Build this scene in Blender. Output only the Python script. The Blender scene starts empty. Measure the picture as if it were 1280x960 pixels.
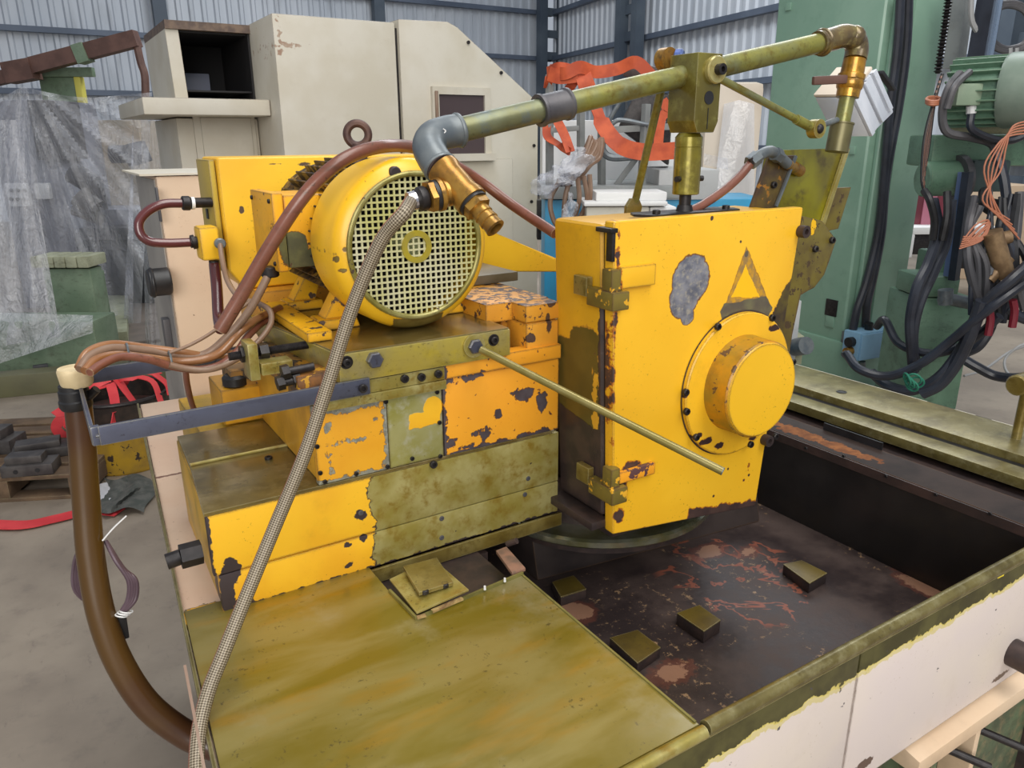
import bpy, bmesh, math, random
from mathutils import Vector, Matrix
# ---------------------------------------------------------------- camera, world, light, exposure
sc = bpy.context.scene
COL = sc.collection
FPX = 952.8379; EYE = Vector((0, 0, 1.75))
AX = Vector((0.84863586, -0.16603745, 0.50224371))     # world X seen from the camera (right, down, forward)
AY = Vector((-0.52894844, -0.25640839, 0.80899214))
AZ = Vector((-0.00554349, -0.95220077, -0.30542261))
cam_data = bpy.data.cameras.new('camera'); cam = bpy.data.objects.new('camera', cam_data); COL.objects.link(cam)
cam_data.sensor_width = 36; cam_data.lens = 36 * FPX / 1280; cam_data.clip_start = .02; cam_data.clip_end = 200
rgt = Vector((AX[0], AY[0], AZ[0])); dwn = Vector((AX[1], AY[1], AZ[1])); fwd = Vector((AX[2], AY[2], AZ[2]))
mw = Matrix((( rgt[0], -dwn[0], -fwd[0], EYE[0]), (rgt[1], -dwn[1], -fwd[1], EYE[1]), (rgt[2], -dwn[2], -fwd[2], EYE[2]), (0, 0, 0, 1)))
cam.matrix_world = mw
sc.camera = cam
world = bpy.data.worlds.new('world'); sc.world = world; world.use_nodes = True
bg = world.node_tree.nodes['Background']; bg.inputs[0].default_value = (.80, .88, 1.0, 1); bg.inputs[1].default_value = .43
def area(name, loc, target, sx, sy, power, col=(1, 1, 1)):
    l = bpy.data.lights.new(name, 'AREA'); l.shape = 'RECTANGLE'; l.size = sx; l.size_y = sy; l.energy = power; l.color = col
    o = bpy.data.objects.new(name, l); COL.objects.link(o); o.location = loc
    o.rotation_euler = (Vector(target) - Vector(loc)).to_track_quat('-Z', 'Y').to_euler(); return o
area('skylight_near', (1.5, -1.5, 7.5), (1.0, 2.0, 0), 3.0, 9.0, 520, (1, .97, .92))
area('skylight_far', (7.5, 9, 8.5), (7.0, 11, 0), 4, 12, 900, (.93, .97, 1))
area('doorway_daylight', (-3.5, -5.0, 3.6), (.7, 1.1, 1.2), 4.5, 4.0, 400, (1, .96, .90))
sc.view_settings.view_transform = 'Standard'; sc.view_settings.look = 'None'
sc.view_settings.exposure = 0.0; sc.view_settings.gamma = 1.0; sc.view_settings.use_curve_mapping = False

# ---------------------------------------------------------------- measuring helpers
def ray(px, py):
    v = Vector((px - 640, py - 480, FPX)); return Vector((AX @ v, AY @ v, AZ @ v)) / FPX
def onx(px, py, x): r = ray(px, py); return EYE + r * (x / r.x)
def ony(px, py, y): r = ray(px, py); return EYE + r * (y / r.y)
def onz(px, py, z): r = ray(px, py); return EYE + r * ((z - EYE.z) / r.z)
def dep(px, py, d): return EYE + ray(px, py) * d
RX = Vector((rgt.x, rgt.y, 0)).normalized(); RY = Vector((-RX.y, RX.x, 0))
def vp(px, py, d):     # the point seen there on an upright plane d metres away
    r = ray(px, py); return EYE + r * (d / r.dot(RY))

# ---------------------------------------------------------------- mesh helpers
def frame_of(a, b):
    d = (Vector(b) - Vector(a)).normalized()
    u = d.cross(Vector((0, 0, 1)))
    if u.length < .05: u = d.cross(Vector((0, 1, 0)))
    u.normalize(); return d, u, u.cross(d).normalized()
def smooth_path(pts, n=8):
    P = [Vector(p) for p in pts]
    if len(P) < 3: return P
    Q = [P[0] * 2 - P[1]] + P + [P[-1] * 2 - P[-2]]; out = []
    for i in range(1, len(Q) - 2):
        a, b, c, d = Q[i - 1:i + 3]
        for k in range(n):
            t = k / n
            out.append(.5 * ((2 * b) + (c - a) * t + (2 * a - 5 * b + 4 * c - d) * t * t + (3 * b - a - 3 * c + d) * t ** 3))
    out.append(P[-1]); return out
class M:
    def __init__(s): s.bm = bmesh.new(); s.uv = s.bm.loops.layers.uv.new('UVMap')
    def _bev(s, verts, w, seg=2):
        if w > 0:
            es = {e for v in verts for e in v.link_edges}
            bmesh.ops.bevel(s.bm, geom=list(es), offset=w, segments=seg, affect='EDGES', profile=.6)
    def hexa(s, p, bev=0, seg=2):
        """p: 8 points, bottom ring 0-3 then top ring 4-7"""
        v = [s.bm.verts.new(Vector(q)) for q in p]
        for f in ((3, 2, 1, 0), (4, 5, 6, 7), (0, 1, 5, 4), (1, 2, 6, 5), (2, 3, 7, 6), (3, 0, 4, 7)): s.bm.faces.new([v[i] for i in f])
        s._bev(v, bev, seg); return s
    def box(s, x, y, z, bev=0, fr=None, seg=2):
        p = [(x[0], y[0], z[0]), (x[1], y[0], z[0]), (x[1], y[1], z[0]), (x[0], y[1], z[0]), (x[0], y[0], z[1]), (x[1], y[0], z[1]), (x[1], y[1], z[1]), (x[0], y[1], z[1])]
        if fr: p = [fr @ Vector(q) for q in p]
        return s.hexa(p, bev, seg)
    def bar(s, a, b, w, h, bev=0, up=None):
        a = Vector(a); b = Vector(b); d, u, n = frame_of(a, b)
        if up is not None:
            u = d.cross(Vector(up)).normalized(); n = u.cross(d).normalized()
        u = u * w / 2; n = n * h / 2
        return s.hexa([a - u - n, b - u - n, b + u - n, a + u - n, a - u + n, b - u + n, b + u + n, a + u + n], bev)
    def prism(s, poly, ext, bev=0, seg=2):
        e = Vector(ext); n = len(poly); a = [s.bm.verts.new(Vector(p)) for p in poly]; b = [s.bm.verts.new(Vector(p) + e) for p in poly]
        s.bm.faces.new(a); s.bm.faces.new(b[::-1])
        for i in range(n): s.bm.faces.new((a[i], b[i], b[(i + 1) % n], a[(i + 1) % n]))
        s._bev(a + b, bev, seg); return s
    def lathe(s, a, axis, prof, seg=32, cap=True):
        """prof: list of (distance along axis, radius)"""
        a = Vector(a); d, u, n = frame_of(a, a + Vector(axis)); rings = []
        for t, r in prof:
            if r < 1e-6: rings.append([s.bm.verts.new(a + d * t)]); continue
            rings.append([s.bm.verts.new(a + d * t + (u * math.cos(k * 2 * math.pi / seg) + n * math.sin(k * 2 * math.pi / seg)) * r) for k in range(seg)])
        for A, B in zip(rings, rings[1:]):
            for k in range(seg):
                j = (k + 1) % seg
                if len(A) == 1 and len(B) == 1: continue
                if len(A) == 1: s.bm.faces.new((A[0], B[k], B[j]))
                elif len(B) == 1: s.bm.faces.new((A[k], A[j], B[0]))
                else: s.bm.faces.new((A[k], A[j], B[j], B[k]))
        if cap:
            if len(rings[0]) > 1: s.bm.faces.new(rings[0])
            if len(rings[-1]) > 1: s.bm.faces.new(rings[-1][::-1])
        return s
    def cyl(s, a, b, r, seg=20, r2=None, c=0):
        L = (Vector(b) - Vector(a)).length; r2 = r if r2 is None else r2
        pr = [(0, r), (L, r2)] if not c else [(0, r - c), (c, r), (L - c, r2), (L, r2 - c)]
        return s.lathe(a, Vector(b) - Vector(a), pr, seg)
    def pipe(s, a, b, r, ri, seg=24):
        L = (Vector(b) - Vector(a)).length
        return s.lathe(a, Vector(b) - Vector(a), [(0, ri), (0, r), (L, r), (L, ri), (0, ri)], seg, cap=False)
    def tube(s, pts, r, seg=10, n=8, smooth=True, cap=True):
        P = smooth_path(pts, n) if smooth else [Vector(p) for p in pts]; rings = []; u = None; L = 0; ls = []
        N = len(P)
        for i, p in enumerate(P):
            t = (P[min(i + 1, N - 1)] - P[max(i - 1, 0)]).normalized()
            if u is None: u = frame_of(p, p + t)[1]
            u = (u - t * u.dot(t)).normalized(); w = t.cross(u)
            if i: L += (P[i] - P[i - 1]).length
            ls.append(L); rr = r(i / (N - 1)) if callable(r) else r
            rings.append([s.bm.verts.new(p + (u * math.cos(k * 2 * math.pi / seg) + w * math.sin(k * 2 * math.pi / seg)) * rr) for k in range(seg)])
        for i in range(N - 1):
            for k in range(seg):
                j = (k + 1) % seg; f = s.bm.faces.new((rings[i][k], rings[i][j], rings[i + 1][j], rings[i + 1][k]))
                for lp, q in zip(f.loops, ((ls[i], k), (ls[i], k + 1), (ls[i + 1], k + 1), (ls[i + 1], k))): lp[s.uv].uv = (q[0], q[1] / seg)
        if cap: s.bm.faces.new(rings[0][::-1]); s.bm.faces.new(rings[-1])
        return s
    def ribbon(s, pts, w, th=.002, side=(0, 0, 1), n=6, twist=0):
        """a flat strap following pts; side is the direction of its width"""
        P = smooth_path(pts, n); N = len(P); rows = []
        for i, p in enumerate(P):
            t = (P[min(i + 1, N - 1)] - P[max(i - 1, 0)]).normalized()
            sd = Vector(side[min(int(i / (N - 1) * (len(side) - 1) + .5), len(side) - 1)] if isinstance(side[0], (tuple, Vector)) else side)
            sd = (sd - t * sd.dot(t)).normalized(); nn = t.cross(sd)
            if twist: a = twist * i / N; sd, nn = sd * math.cos(a) + nn * math.sin(a), nn * math.cos(a) - sd * math.sin(a)
            rows.append([s.bm.verts.new(p + sd * a * w / 2 + nn * b * th / 2) for a, b in ((-1, -1), (1, -1), (1, 1), (-1, 1))])
        for A, B in zip(rows, rows[1:]):
            for k in range(4): s.bm.faces.new((A[k], A[(k + 1) % 4], B[(k + 1) % 4], B[k]))
        s.bm.faces.new(rows[0][::-1]); s.bm.faces.new(rows[-1]); return s
    def ring(s, c, axis, R, r, seg=32, m=10):
        c = Vector(c); d, u, n = frame_of(c, c + Vector(axis)); g = []
        for k in range(seg):
            a = k * 2 * math.pi / seg; e = u * math.cos(a) + n * math.sin(a)
            g.append([s.bm.verts.new(c + e * (R + r * math.cos(b * 2 * math.pi / m)) + d * r * math.sin(b * 2 * math.pi / m)) for b in range(m)])
        for k in range(seg):
            for b in range(m): s.bm.faces.new((g[k][b], g[(k + 1) % seg][b], g[(k + 1) % seg][(b + 1) % m], g[k][(b + 1) % m]))
        return s
    def ball(s, c, r, seg=16):
        prof = [(-r * math.cos(math.pi * i / 8), r * math.sin(math.pi * i / 8)) for i in range(9)]
        prof[0] = (-r, 0); prof[-1] = (r, 0); return s.lathe(c, (0, 0, 1), prof, seg, cap=False)
    def hexnut(s, a, b, r): return s.cyl(a, b, r, 6)
    def sheet(s, fn, nu, nv):
        g = [[s.bm.verts.new(Vector(fn(i / nu, j / nv))) for j in range(nv + 1)] for i in range(nu + 1)]
        for i in range(nu):
            for j in range(nv):
                f = s.bm.faces.new((g[i][j], g[i + 1][j], g[i + 1][j + 1], g[i][j + 1]))
        return s
    def mesh(s, name, mat, off=None, solid=0):
        if off is not None: bmesh.ops.translate(s.bm, verts=s.bm.verts, vec=-Vector(off))
        bmesh.ops.recalc_face_normals(s.bm, faces=s.bm.faces)
        me = bpy.data.meshes.new(name); s.bm.to_mesh(me); s.bm.free()
        for p in me.polygons: p.use_smooth = True
        me.set_sharp_from_angle(angle=math.radians(34)); me.materials.append(mat); return me
def root_of(o):
    while o.parent: o = o.parent
    return o
def thing(name, label, cat, loc, group=None):
    o = bpy.data.objects.new(name, None); COL.objects.link(o); o.empty_display_size = .05
    o.location = Vector(loc); o['label'] = label; o['category'] = cat
    if group: o['group'] = group
    return o
def part(name, m, mat, parent, label=None, kind=None):
    me = m.mesh(name, mat, root_of(parent).location)
    o = bpy.data.objects.new(name, me); COL.objects.link(o); o.parent = parent
    if label: o['label'] = label
    if kind: o['kind'] = kind
    return o
def solo(name, m, mat, label, cat, base, group=None):
    me = m.mesh(name, mat, base); o = bpy.data.objects.new(name, me); COL.objects.link(o); o.location = Vector(base)
    o['label'] = label; o['category'] = cat
    if group: o['group'] = group
    return o
def struct(name, m, mat, parent=None):
    me = m.mesh(name, mat); o = bpy.data.objects.new(name, me); COL.objects.link(o)
    if parent: o.parent = parent
    else: o['kind'] = 'structure'
    return o
def put(name, me, parent, p, axis):
    """one more copy of a small piece (bolt, knob) whose local +Z points along axis"""
    o = bpy.data.objects.new(name, me); COL.objects.link(o); o.parent = parent
    o.location = Vector(p) - root_of(parent).location
    o.rotation_euler = Vector(axis).to_track_quat('Z', 'Y').to_euler(); return o

# ---------------------------------------------------------------- material helpers
def lin(c):
    c = c / 255; return c / 12.92 if c <= .04045 else ((c + .055) / 1.055) ** 2.4
def rgb(r, g, b): return (lin(r), lin(g), lin(b), 1)
class NT:
    def __init__(s, name):
        s.m = bpy.data.materials.new(name); s.m.use_nodes = True; s.t = s.m.node_tree; s.n = s.t.nodes
        s.b = s.n['Principled BSDF']; s.out = s.n['Material Output']
        s.pos = s.n.new('ShaderNodeNewGeometry').outputs['Position']
    def lk(s, v, sock):
        if isinstance(v, bpy.types.NodeSocket): s.t.links.new(v, sock)
        else: sock.default_value = v
    def math(s, op, a, b=0., c=0., clamp=False):
        n = s.n.new('ShaderNodeMath'); n.operation = op; n.use_clamp = clamp
        for i, v in enumerate((a, b, c)): s.lk(v, n.inputs[i])
        return n.outputs[0]
    def vec(s, op, a, b=(0, 0, 0)):
        n = s.n.new('ShaderNodeVectorMath'); n.operation = op; s.lk(a, n.inputs[0])
        if op == 'SCALE': s.lk(b, n.inputs['Scale'])
        else: s.lk(b, n.inputs[1])
        return n.outputs['Value'] if op in ('LENGTH', 'DOT_PRODUCT') else n.outputs[0]
    def noise(s, scale, detail=4, stretch=None, rough=.55, co=None, dist=0):
        n = s.n.new('ShaderNodeTexNoise'); v = co or s.pos
        if stretch: v = s.vec('MULTIPLY', v, stretch)
        s.lk(v, n.inputs['Vector']); n.inputs['Scale'].default_value = scale; n.inputs['Detail'].default_value = detail
        n.inputs['Roughness'].default_value = rough; n.inputs['Distortion'].default_value = dist; return n.outputs['Fac']
    def ramp(s, v, lo, hi, smooth=True):
        n = s.n.new('ShaderNodeMapRange'); n.interpolation_type = 'SMOOTHSTEP' if smooth else 'LINEAR'
        s.lk(v, n.inputs['Value']); n.inputs['From Min'].default_value = lo; n.inputs['From Max'].default_value = hi; return n.outputs['Result']
    def mix(s, f, a, b):
        n = s.n.new('ShaderNodeMix'); n.data_type = 'RGBA'; s.lk(f, n.inputs['Factor']); s.lk(a, n.inputs['A']) if False else None
        for v, i in ((a, 6), (b, 7)): s.lk(v, n.inputs[i])
        return n.outputs[2]
    def mixf(s, f, a, b):
        n = s.n.new('ShaderNodeMix'); n.data_type = 'FLOAT'; s.lk(f, n.inputs[0]); s.lk(a, n.inputs[2]); s.lk(b, n.inputs[3]); return n.outputs[0]
    def term(s, t):
        k = t[0]
        if k == 'e':
            r = Vector(t[2]); d = s.vec('SUBTRACT', s.pos, tuple(t[1])); d = s.vec('MULTIPLY', d, (1 / r.x, 1 / r.y, 1 / r.z))
            return s.math('MULTIPLY', s.math('SUBTRACT', 1., s.vec('LENGTH', d)), min(r))
        if k == 'h':
            d = s.vec('SUBTRACT', s.pos, tuple(t[1])); return s.vec('DOT_PRODUCT', d, tuple(Vector(t[2]).normalized()))
        if k == 'b':
            d = s.vec('ABSOLUTE', s.vec('SUBTRACT', s.pos, tuple(t[1]))); d = s.vec('SUBTRACT', tuple(t[2]), d)
            x = s.n.new('ShaderNodeSeparateXYZ'); s.lk(d, x.inputs[0])
            return s.math('MINIMUM', s.math('MINIMUM', x.outputs[0], x.outputs[1]), x.outputs[2])
        if k == 'p':     # convex outline, points in a plane of normal t[2]
            P = [Vector(p) for p in t[1]]; nn = Vector(t[2]); c = sum(P, Vector()) / len(P); f = None
            for a, b in zip(P, P[1:] + P[:1]):
                e = nn.cross(b - a).normalized()
                if e.dot(c - a) < 0: e = -e
                g = s.term(('h', a, e)); f = g if f is None else s.math('MINIMUM', f, g)
            return f
    def field(s, terms):
        f = None
        for t in terms:
            g = s.term(t); f = g if f is None else s.math('MAXIMUM', f, g)
        return f
    def bump(s, h, strength=.5, dist=.002):
        n = s.n.new('ShaderNodeBump'); n.inputs['Strength'].default_value = strength; n.inputs['Distance'].default_value = dist
        s.lk(h, n.inputs['Height']); s.lk(n.outputs[0], s.b.inputs['Normal'])
    def fin(s, col, rough, metal=0., spec=.5, coat=0.):
        s.lk(col, s.b.inputs['Base Color']); s.lk(rough, s.b.inputs['Roughness']); s.lk(metal, s.b.inputs['Metallic'])
        s.b.inputs['Specular IOR Level'].default_value = spec; s.b.inputs['Coat Weight'].default_value = coat; s.b.inputs['Coat Roughness'].default_value = .15
        return s.m
def variant(N, spec):
    """spec = colour, or (c1, c2, scale[, c3])"""
    if len(spec) == 4 and not isinstance(spec[0], (tuple, list)): return spec
    c = N.mix(N.ramp(N.noise(spec[2], 4), .35, .65), spec[0], spec[1])
    if len(spec) > 3: c = N.mix(N.ramp(N.noise(spec[2] * 2.7, 5, rough=.65), .46, .72), c, spec[3])
    return c
def paint(name, coat, layers=(), chips=None, rough=.38, metal=0., grime=.25, gcol=rgb(70, 52, 25), bumpy=.4, coatw=0., wear=.006):
    """coat of paint with layers peeled off it. layer: dict(t=terms, col, edge, met, ro, amp, ns, ew, lift)"""
    N = NT(name); col = variant(N, coat); ro = rough; me = metal
    if grime: 
        g = N.ramp(N.noise(9, 6, rough=.7), .56, .78); col = N.mix(N.math('MULTIPLY', g, grime), col, gcol)
    if grime:
        s = N.math('MULTIPLY', N.ramp(N.noise(190, 3, rough=.7), .62, .70), N.ramp(N.noise(13, 3), .45, .65)); col = N.mix(N.math('MULTIPLY', s, .6), col, gcol)
    h = N.math('MULTIPLY', N.noise(70, 3), .25); nz = {}
    if wear: e = edge_mask(N, wear, .085, .11); col = N.mix(e, col, rgb(84, 62, 44)); h = N.math('SUBTRACT', h, N.math('MULTIPLY', e, .4))
    for L in layers:
        ns = L.get('ns', 38); amp = L.get('amp', .02)
        if ns not in nz: nz[ns] = N.noise(ns, 6, rough=.62)
        f = N.math('ADD', N.field(L['t']), N.math('MULTIPLY', N.math('SUBTRACT', nz[ns], .5), amp * 2))
        if L.get('speck'): f = N.math('ADD', f, N.math('MULTIPLY', N.math('SUBTRACT', N.noise(160, 3), .5), L['speck']))
        ew = L.get('ew', .003)
        if ew:
            e = N.ramp(f, -ew - .0006, -ew + .0006); col = N.mix(e, col, L.get('edge', rgb(48, 38, 36)))
            h = N.math('SUBTRACT', h, N.math('MULTIPLY', e, L.get('lift', .6)))
        m = N.ramp(f, -.0006, .0006); col = N.mix(m, col, variant(N, L['col'])); ro = N.mixf(m, ro, L.get('ro', .4)); me = N.mixf(m, me, L.get('met', .3))
        if not ew: h = N.math('SUBTRACT', h, N.math('MULTIPLY', m, L.get('lift', .3)))
    if chips:
        thr, sc_, cc = chips
        c = N.ramp(N.noise(sc_, 5, rough=.6), thr, thr + .012); col = N.mix(c, col, cc); h = N.math('SUBTRACT', h, N.math('MULTIPLY', c, .5)); ro = N.mixf(c, ro, .55)
    N.bump(h, bumpy, .0012); return N.fin(col, ro, me, coat=coatw)
def edge_mask(N, r, lo, hi):
    b = N.n.new('ShaderNodeBevel'); b.samples = 4; b.inputs['Radius'].default_value = r; g = N.n.new('ShaderNodeNewGeometry')
    d = N.math('SUBTRACT', 1., N.vec('DOT_PRODUCT', b.outputs[0], g.outputs['Normal'])); return N.ramp(N.math('ADD', d, N.math('MULTIPLY', N.math('SUBTRACT', N.noise(75, 5, rough=.7), .5), .28)), lo, hi)
def plain(name, spec, rough=.5, metal=0., bumpy=.25, grime=0., coatw=0., gcol=rgb(56, 46, 30), spec_l=.5):
    N = NT(name); col = variant(N, spec)
    if grime: col = N.mix(N.math('MULTIPLY', N.ramp(N.noise(7, 6, rough=.7), .5, .72), grime), col, gcol)
    if grime >= .3:
        s = N.math('MULTIPLY', N.ramp(N.noise(170, 4, rough=.75), .57, .66), N.ramp(N.noise(11, 4), .42, .62)); col = N.mix(N.math('MULTIPLY', s, .7), col, gcol)
        col = N.mix(N.math('MULTIPLY', N.ramp(N.noise(24, 5, stretch=(.4, 1, 1.6), rough=.7), .54, .7), .35), col, gcol)
        e = edge_mask(N, .0025, .06, .14); col = N.mix(N.math('MULTIPLY', e, .45), col, rgb(200, 192, 150))  # pale edge highlight painted into the colour
    if bumpy: N.bump(N.noise(90, 4), bumpy, .001)
    return N.fin(col, rough, metal, spec_l, coatw)

YEL = (rgb(236, 182, 40), rgb(224, 164, 34), 6); OCH = (rgb(226, 160, 30), rgb(236, 176, 34), 8)
OLV = (rgb(122, 104, 46), rgb(140, 126, 72), 11, rgb(102, 84, 34))
OLVB = (rgb(150, 136, 64), rgb(176, 166, 108), 16, rgb(138, 114, 42))
GRM = (rgb(160, 160, 146), rgb(128, 128, 118), 40, rgb(186, 186, 170)); DRK = (rgb(70, 56, 52), rgb(52, 44, 44), 30)
m_olive = plain('oily_olive_steel', OLV, .33, .35, .3, .35, .4)
m_oliveb = plain('bright_oily_steel', OLVB, .34, .4, .4, .3, .3, rgb(84, 72, 30))
m_brown = plain('dark_oily_iron', DRK, .5, .2, .5)
m_black = plain('black_oxide', (rgb(34, 31, 32), rgb(50, 46, 46), 60), .42, .35, .2)
m_rubber = plain('black_rubber', (rgb(22, 22, 24), rgb(34, 34, 37), 20), .45, 0, .1)
m_steel = plain('blue_grey_steel', (rgb(78, 80, 96), rgb(94, 98, 116), 10), .36, .5, .15, .3, 0, rgb(60, 58, 64))
m_hosebr = plain('brown_rubber_hose', (rgb(112, 66, 50), rgb(128, 80, 64), 9), .34, 0, .05, .3, .2)
m_hosedk = plain('maroon_hose', (rgb(92, 44, 44), rgb(76, 36, 38), 9), .2, 0, .05, 0, .5)
m_hosegr = plain('greyed_cable', (rgb(140, 116, 98), rgb(122, 94, 74), 9), .4, 0, .05, .2)
m_hosetan = plain('tan_cable', (rgb(156, 112, 76), rgb(132, 84, 44), 9), .32, 0, .05, .2, .3)
m_bighose = plain('big_brown_hose', (rgb(64, 34, 24), rgb(80, 56, 24), 4), .3, 0, .05, 0, .2)
m_brass = plain('oily_brass', (rgb(178, 136, 62), rgb(150, 106, 44), 26, rgb(110, 84, 50)), .32, .6, .3, .2)
m_galv = plain('galvanised_grey', (rgb(98, 106, 112), rgb(118, 124, 126), 26), .42, .4, .3)
m_cream = plain('cream_paint', (rgb(198, 190, 172), rgb(208, 202, 188), 3), .5, 0, .1, .12, 0, rgb(150, 135, 110))
m_peach = plain('peach_cream_paint', (rgb(205, 178, 148), rgb(214, 190, 162), 4), .45, 0, .1, .15)
m_white = plain('white_plastic', (rgb(226, 226, 224), rgb(214, 214, 214), 3), .5, 0, 0)
# ================================================================ SETTING
def m_floor():
    N = NT('concrete_floor'); a = N.noise(1.2, 6, rough=.6); b = N.noise(9, 6, rough=.7)
    c = N.mix(N.ramp(a, .3, .7), rgb(120, 109, 97), rgb(148, 136, 121)); c = N.mix(N.math('MULTIPLY', N.ramp(b, .5, .75), .5), c, rgb(104, 94, 86))
    c = N.mix(N.math('MULTIPLY', N.ramp(N.noise(30, 5, stretch=(1, .3, 1), rough=.7), .6, .72), .5), c, rgb(96, 84, 76))
    N.bump(b, .2, .002); return N.fin(c, .55)
def m_corr(name, c1, c2):
    N = NT(name); c = N.mix(N.ramp(N.noise(.6, 5, stretch=(1, 1, .3)), .3, .7), c1, c2)
    c = N.mix(N.math('MULTIPLY', N.ramp(N.noise(2.4, 5, stretch=(2, 2, .3)), .5, .75), .3), c, rgb(120, 122, 126)); return N.fin(c, .5, .1)
fl = struct('floor', M().box((-14, 60), (-12, 60), (-.2, 0)), m_floor())
WD = m_corr('corrugated_sheet', rgb(186, 192, 200), rgb(202, 206, 212))
m_girt = plain('blue_grey_girt', (rgb(84, 94, 110), rgb(98, 108, 124), 1), .5, .1, 0)
corner = dep(690, 175, 25); corner.z = 0
def wall(name, a, b, inward):
    d = (b - a); L = d.length; d.normalize(); n = Vector(inward).normalized(); m = M(); pitch = .30; k = int(L / pitch); H = 11
    prof = []
    for i in range(k):
        for f, o in ((0, 0), (.5, 0), (.62, .05), (.88, .05)): prof.append(a + d * ((i + f) * pitch) + n * o)
    prof.append(a + d * (k * pitch))
    lo = [m.bm.verts.new(p) for p in prof]; hi = [m.bm.verts.new(p + Vector((0, 0, H))) for p in prof]
    for i in range(len(lo) - 1): m.bm.faces.new((lo[i], lo[i + 1], hi[i + 1], hi[i]))
    w = struct(name, m, WD)
    for z in (1.55, 2.85, 4.15, 5.45, 6.75, 8.05, 9.35):
        off = n * .17
        struct('girt', M().bar(a + off + Vector((0, 0, z)), b + off + Vector((0, 0, z)), .16, .12), m_girt, w)
    return w
vr = ray(238, 175); vr.z = 0; vr.normalize()
wl = wall('wall_left', Vector((-14, corner.y, 0)), corner, (0, -1, 0))
wr_end = corner - vr * 27
nin = Vector((-vr.y, vr.x, 0)); nin = nin if nin.dot(Vector((0, 0, 0)) - corner) > 0 else -nin
wr = wall('wall_right', corner, wr_end, nin)
m_colm = plain('column_steel', (rgb(72, 82, 94), rgb(88, 98, 108), 1), .5, .1, 0)
def laced(parent, c, d, n, w=.75):
    """battened column: two channels and battens between"""
    d = d.normalized(); n = n.normalized(); q = c + n * .45
    for s in (-1, 1): struct('column_channel', M().bar(q + d * s * w / 2, q + d * s * w / 2 + Vector((0, 0, 11)), .24, .26, up=d), m_colm, parent)
    for k in range(17): struct('column_batten', M().bar(q - d * w / 2 + Vector((0, 0, .5 + k * .62)) - n * .05, q + d * w / 2 + Vector((0, 0, .5 + k * .62)) - n * .05, .06, .22), m_colm, parent)
X1 = Vector((1, 0, 0))
laced(wl, Vector((ony(679, 175, corner.y).x, corner.y, 0)), X1, Vector((0, -1, 0)))
for px in (203, 470): 
    x = ony(px, 60, corner.y).x; struct('post', M().bar((x, corner.y - .3, 0), (x, corner.y - .3, 11), .3, .22), m_colm, wl)
def on_wall_r(px):
    r = ray(px, 175); # intersect with the line corner + t*vr in plan
    A = Matrix(((r.x, vr.x), (r.y, vr.y))); s = A.inverted() @ Vector((corner.x, corner.y)); return corner - vr * s[1]
q = on_wall_r(800); laced(wr, q, -vr, nin, .8)
q = on_wall_r(1300); laced(wr, q, -vr, nin, .8)

# ---------------------------------------------------------------- background: big cream machine
def cream_layer(name, terms, **k): return paint(name, (rgb(196, 188, 170), rgb(206, 200, 186), 2.5), [dict(t=terms, col=(rgb(150, 118, 96), rgb(170, 150, 130), 20), amp=.07, ns=22, ew=0, ro=.6, met=0, lift=.1)], rough=.5, grime=.15, gcol=rgb(160, 146, 122), **k)
YC = 5.0 * ray(420, 175).y
def cp(px, py, y=None): return ony(px, py, YC if y is None else y)
mc = cream_layer('cream_enclosure_paint', [('e', cp(348, 42), (.012, .3, .05)), ('e', cp(356, 56), (.05, .3, .012)), ('e', cp(350, 66), (.02, .3, .02))])
ca = cp(339, 16); cb = cp(497, 25); cbase = Vector((ca.x, YC, 0))
mach = thing('machine_enclosure', 'large cream sheet metal machine enclosure with a dark opening and a small window', 'machine', cbase)
xg = cp(499, 100).x; yb = ca.z
part('main_cabinet', M().hexa([(ca.x, YC, 0), (xg - .012, YC, 0), (xg - .012, YC + 1.7, 0), (ca.x, YC + .95, 0), (ca.x, YC, yb), (xg - .012, YC, yb), (xg - .012, YC + 1.7, yb), (ca.x, YC + .95, yb)], .012), mc, mach)
pr = [cp(501, 240), cp(672, 240)]; pr = [Vector((xg + .012, YC, 0)), Vector((cp(672, 300).x, YC, 0)), Vector((cp(672, 300).x, YC, cp(669, 128).z)), Vector((cp(572, 34).x, YC, cp(572, 34).z)), Vector((cp(560, 31).x, YC, cp(560, 27).z)), Vector((xg + .012, YC, cp(500, 24).z))]
part('side_panel', M().prism(pr, (0, 1.5, 0), .01), mc, mach)
part('panel_gap', M().box((xg - .012, xg + .012), (YC + .03, YC + .2), (.2, yb - .03)), m_black, mach)
# window with frame in the side panel
w0 = cp(538, 108); w1 = cp(612, 195); x0, x1, z1, z0 = w0.x, w1.x, w0.z, w1.z
fr_ = part('window_frame', M().box((x0, x0 + .05), (YC - .03, YC - .002), (z0, z1)).box((x1 - .05, x1), (YC - .03, YC - .002), (z0, z1)).box((x0 + .05, x1 - .05), (YC - .03, YC - .002), (z1 - .05, z1)).box((x0 - .02, x1 + .02), (YC - .06, YC - .002), (z0 - .03, z0 + .02)), m_cream, mach)
part('window_pane', M().box((x0 + .05, x1 - .05), (YC - .012, YC - .004), (z0 + .02, z1 - .05)), plain('smoked_pane', rgb(78, 66, 68), .25, 0, 0), fr_, 'dark smoked pane')
part('hinge_rod', M().cyl((x0 + .025, YC - .04, z0 + .05), (x0 + .025, YC - .04, z1 - .03), .012, 8), m_hosegr, mach)
for px, py in ((585, 53), (626, 91), (667, 182), (664, 252)): part('bolt', M().cyl(cp(px, py) + Vector((0, -.012, 0)), cp(px, py), .012, 8), m_black, mach)
part('label_plate', M().box((cp(576, 210).x, cp(600, 210).x), (YC - .008, YC - .002), (cp(590, 232).z, cp(590, 208).z)), m_white, mach)
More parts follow.
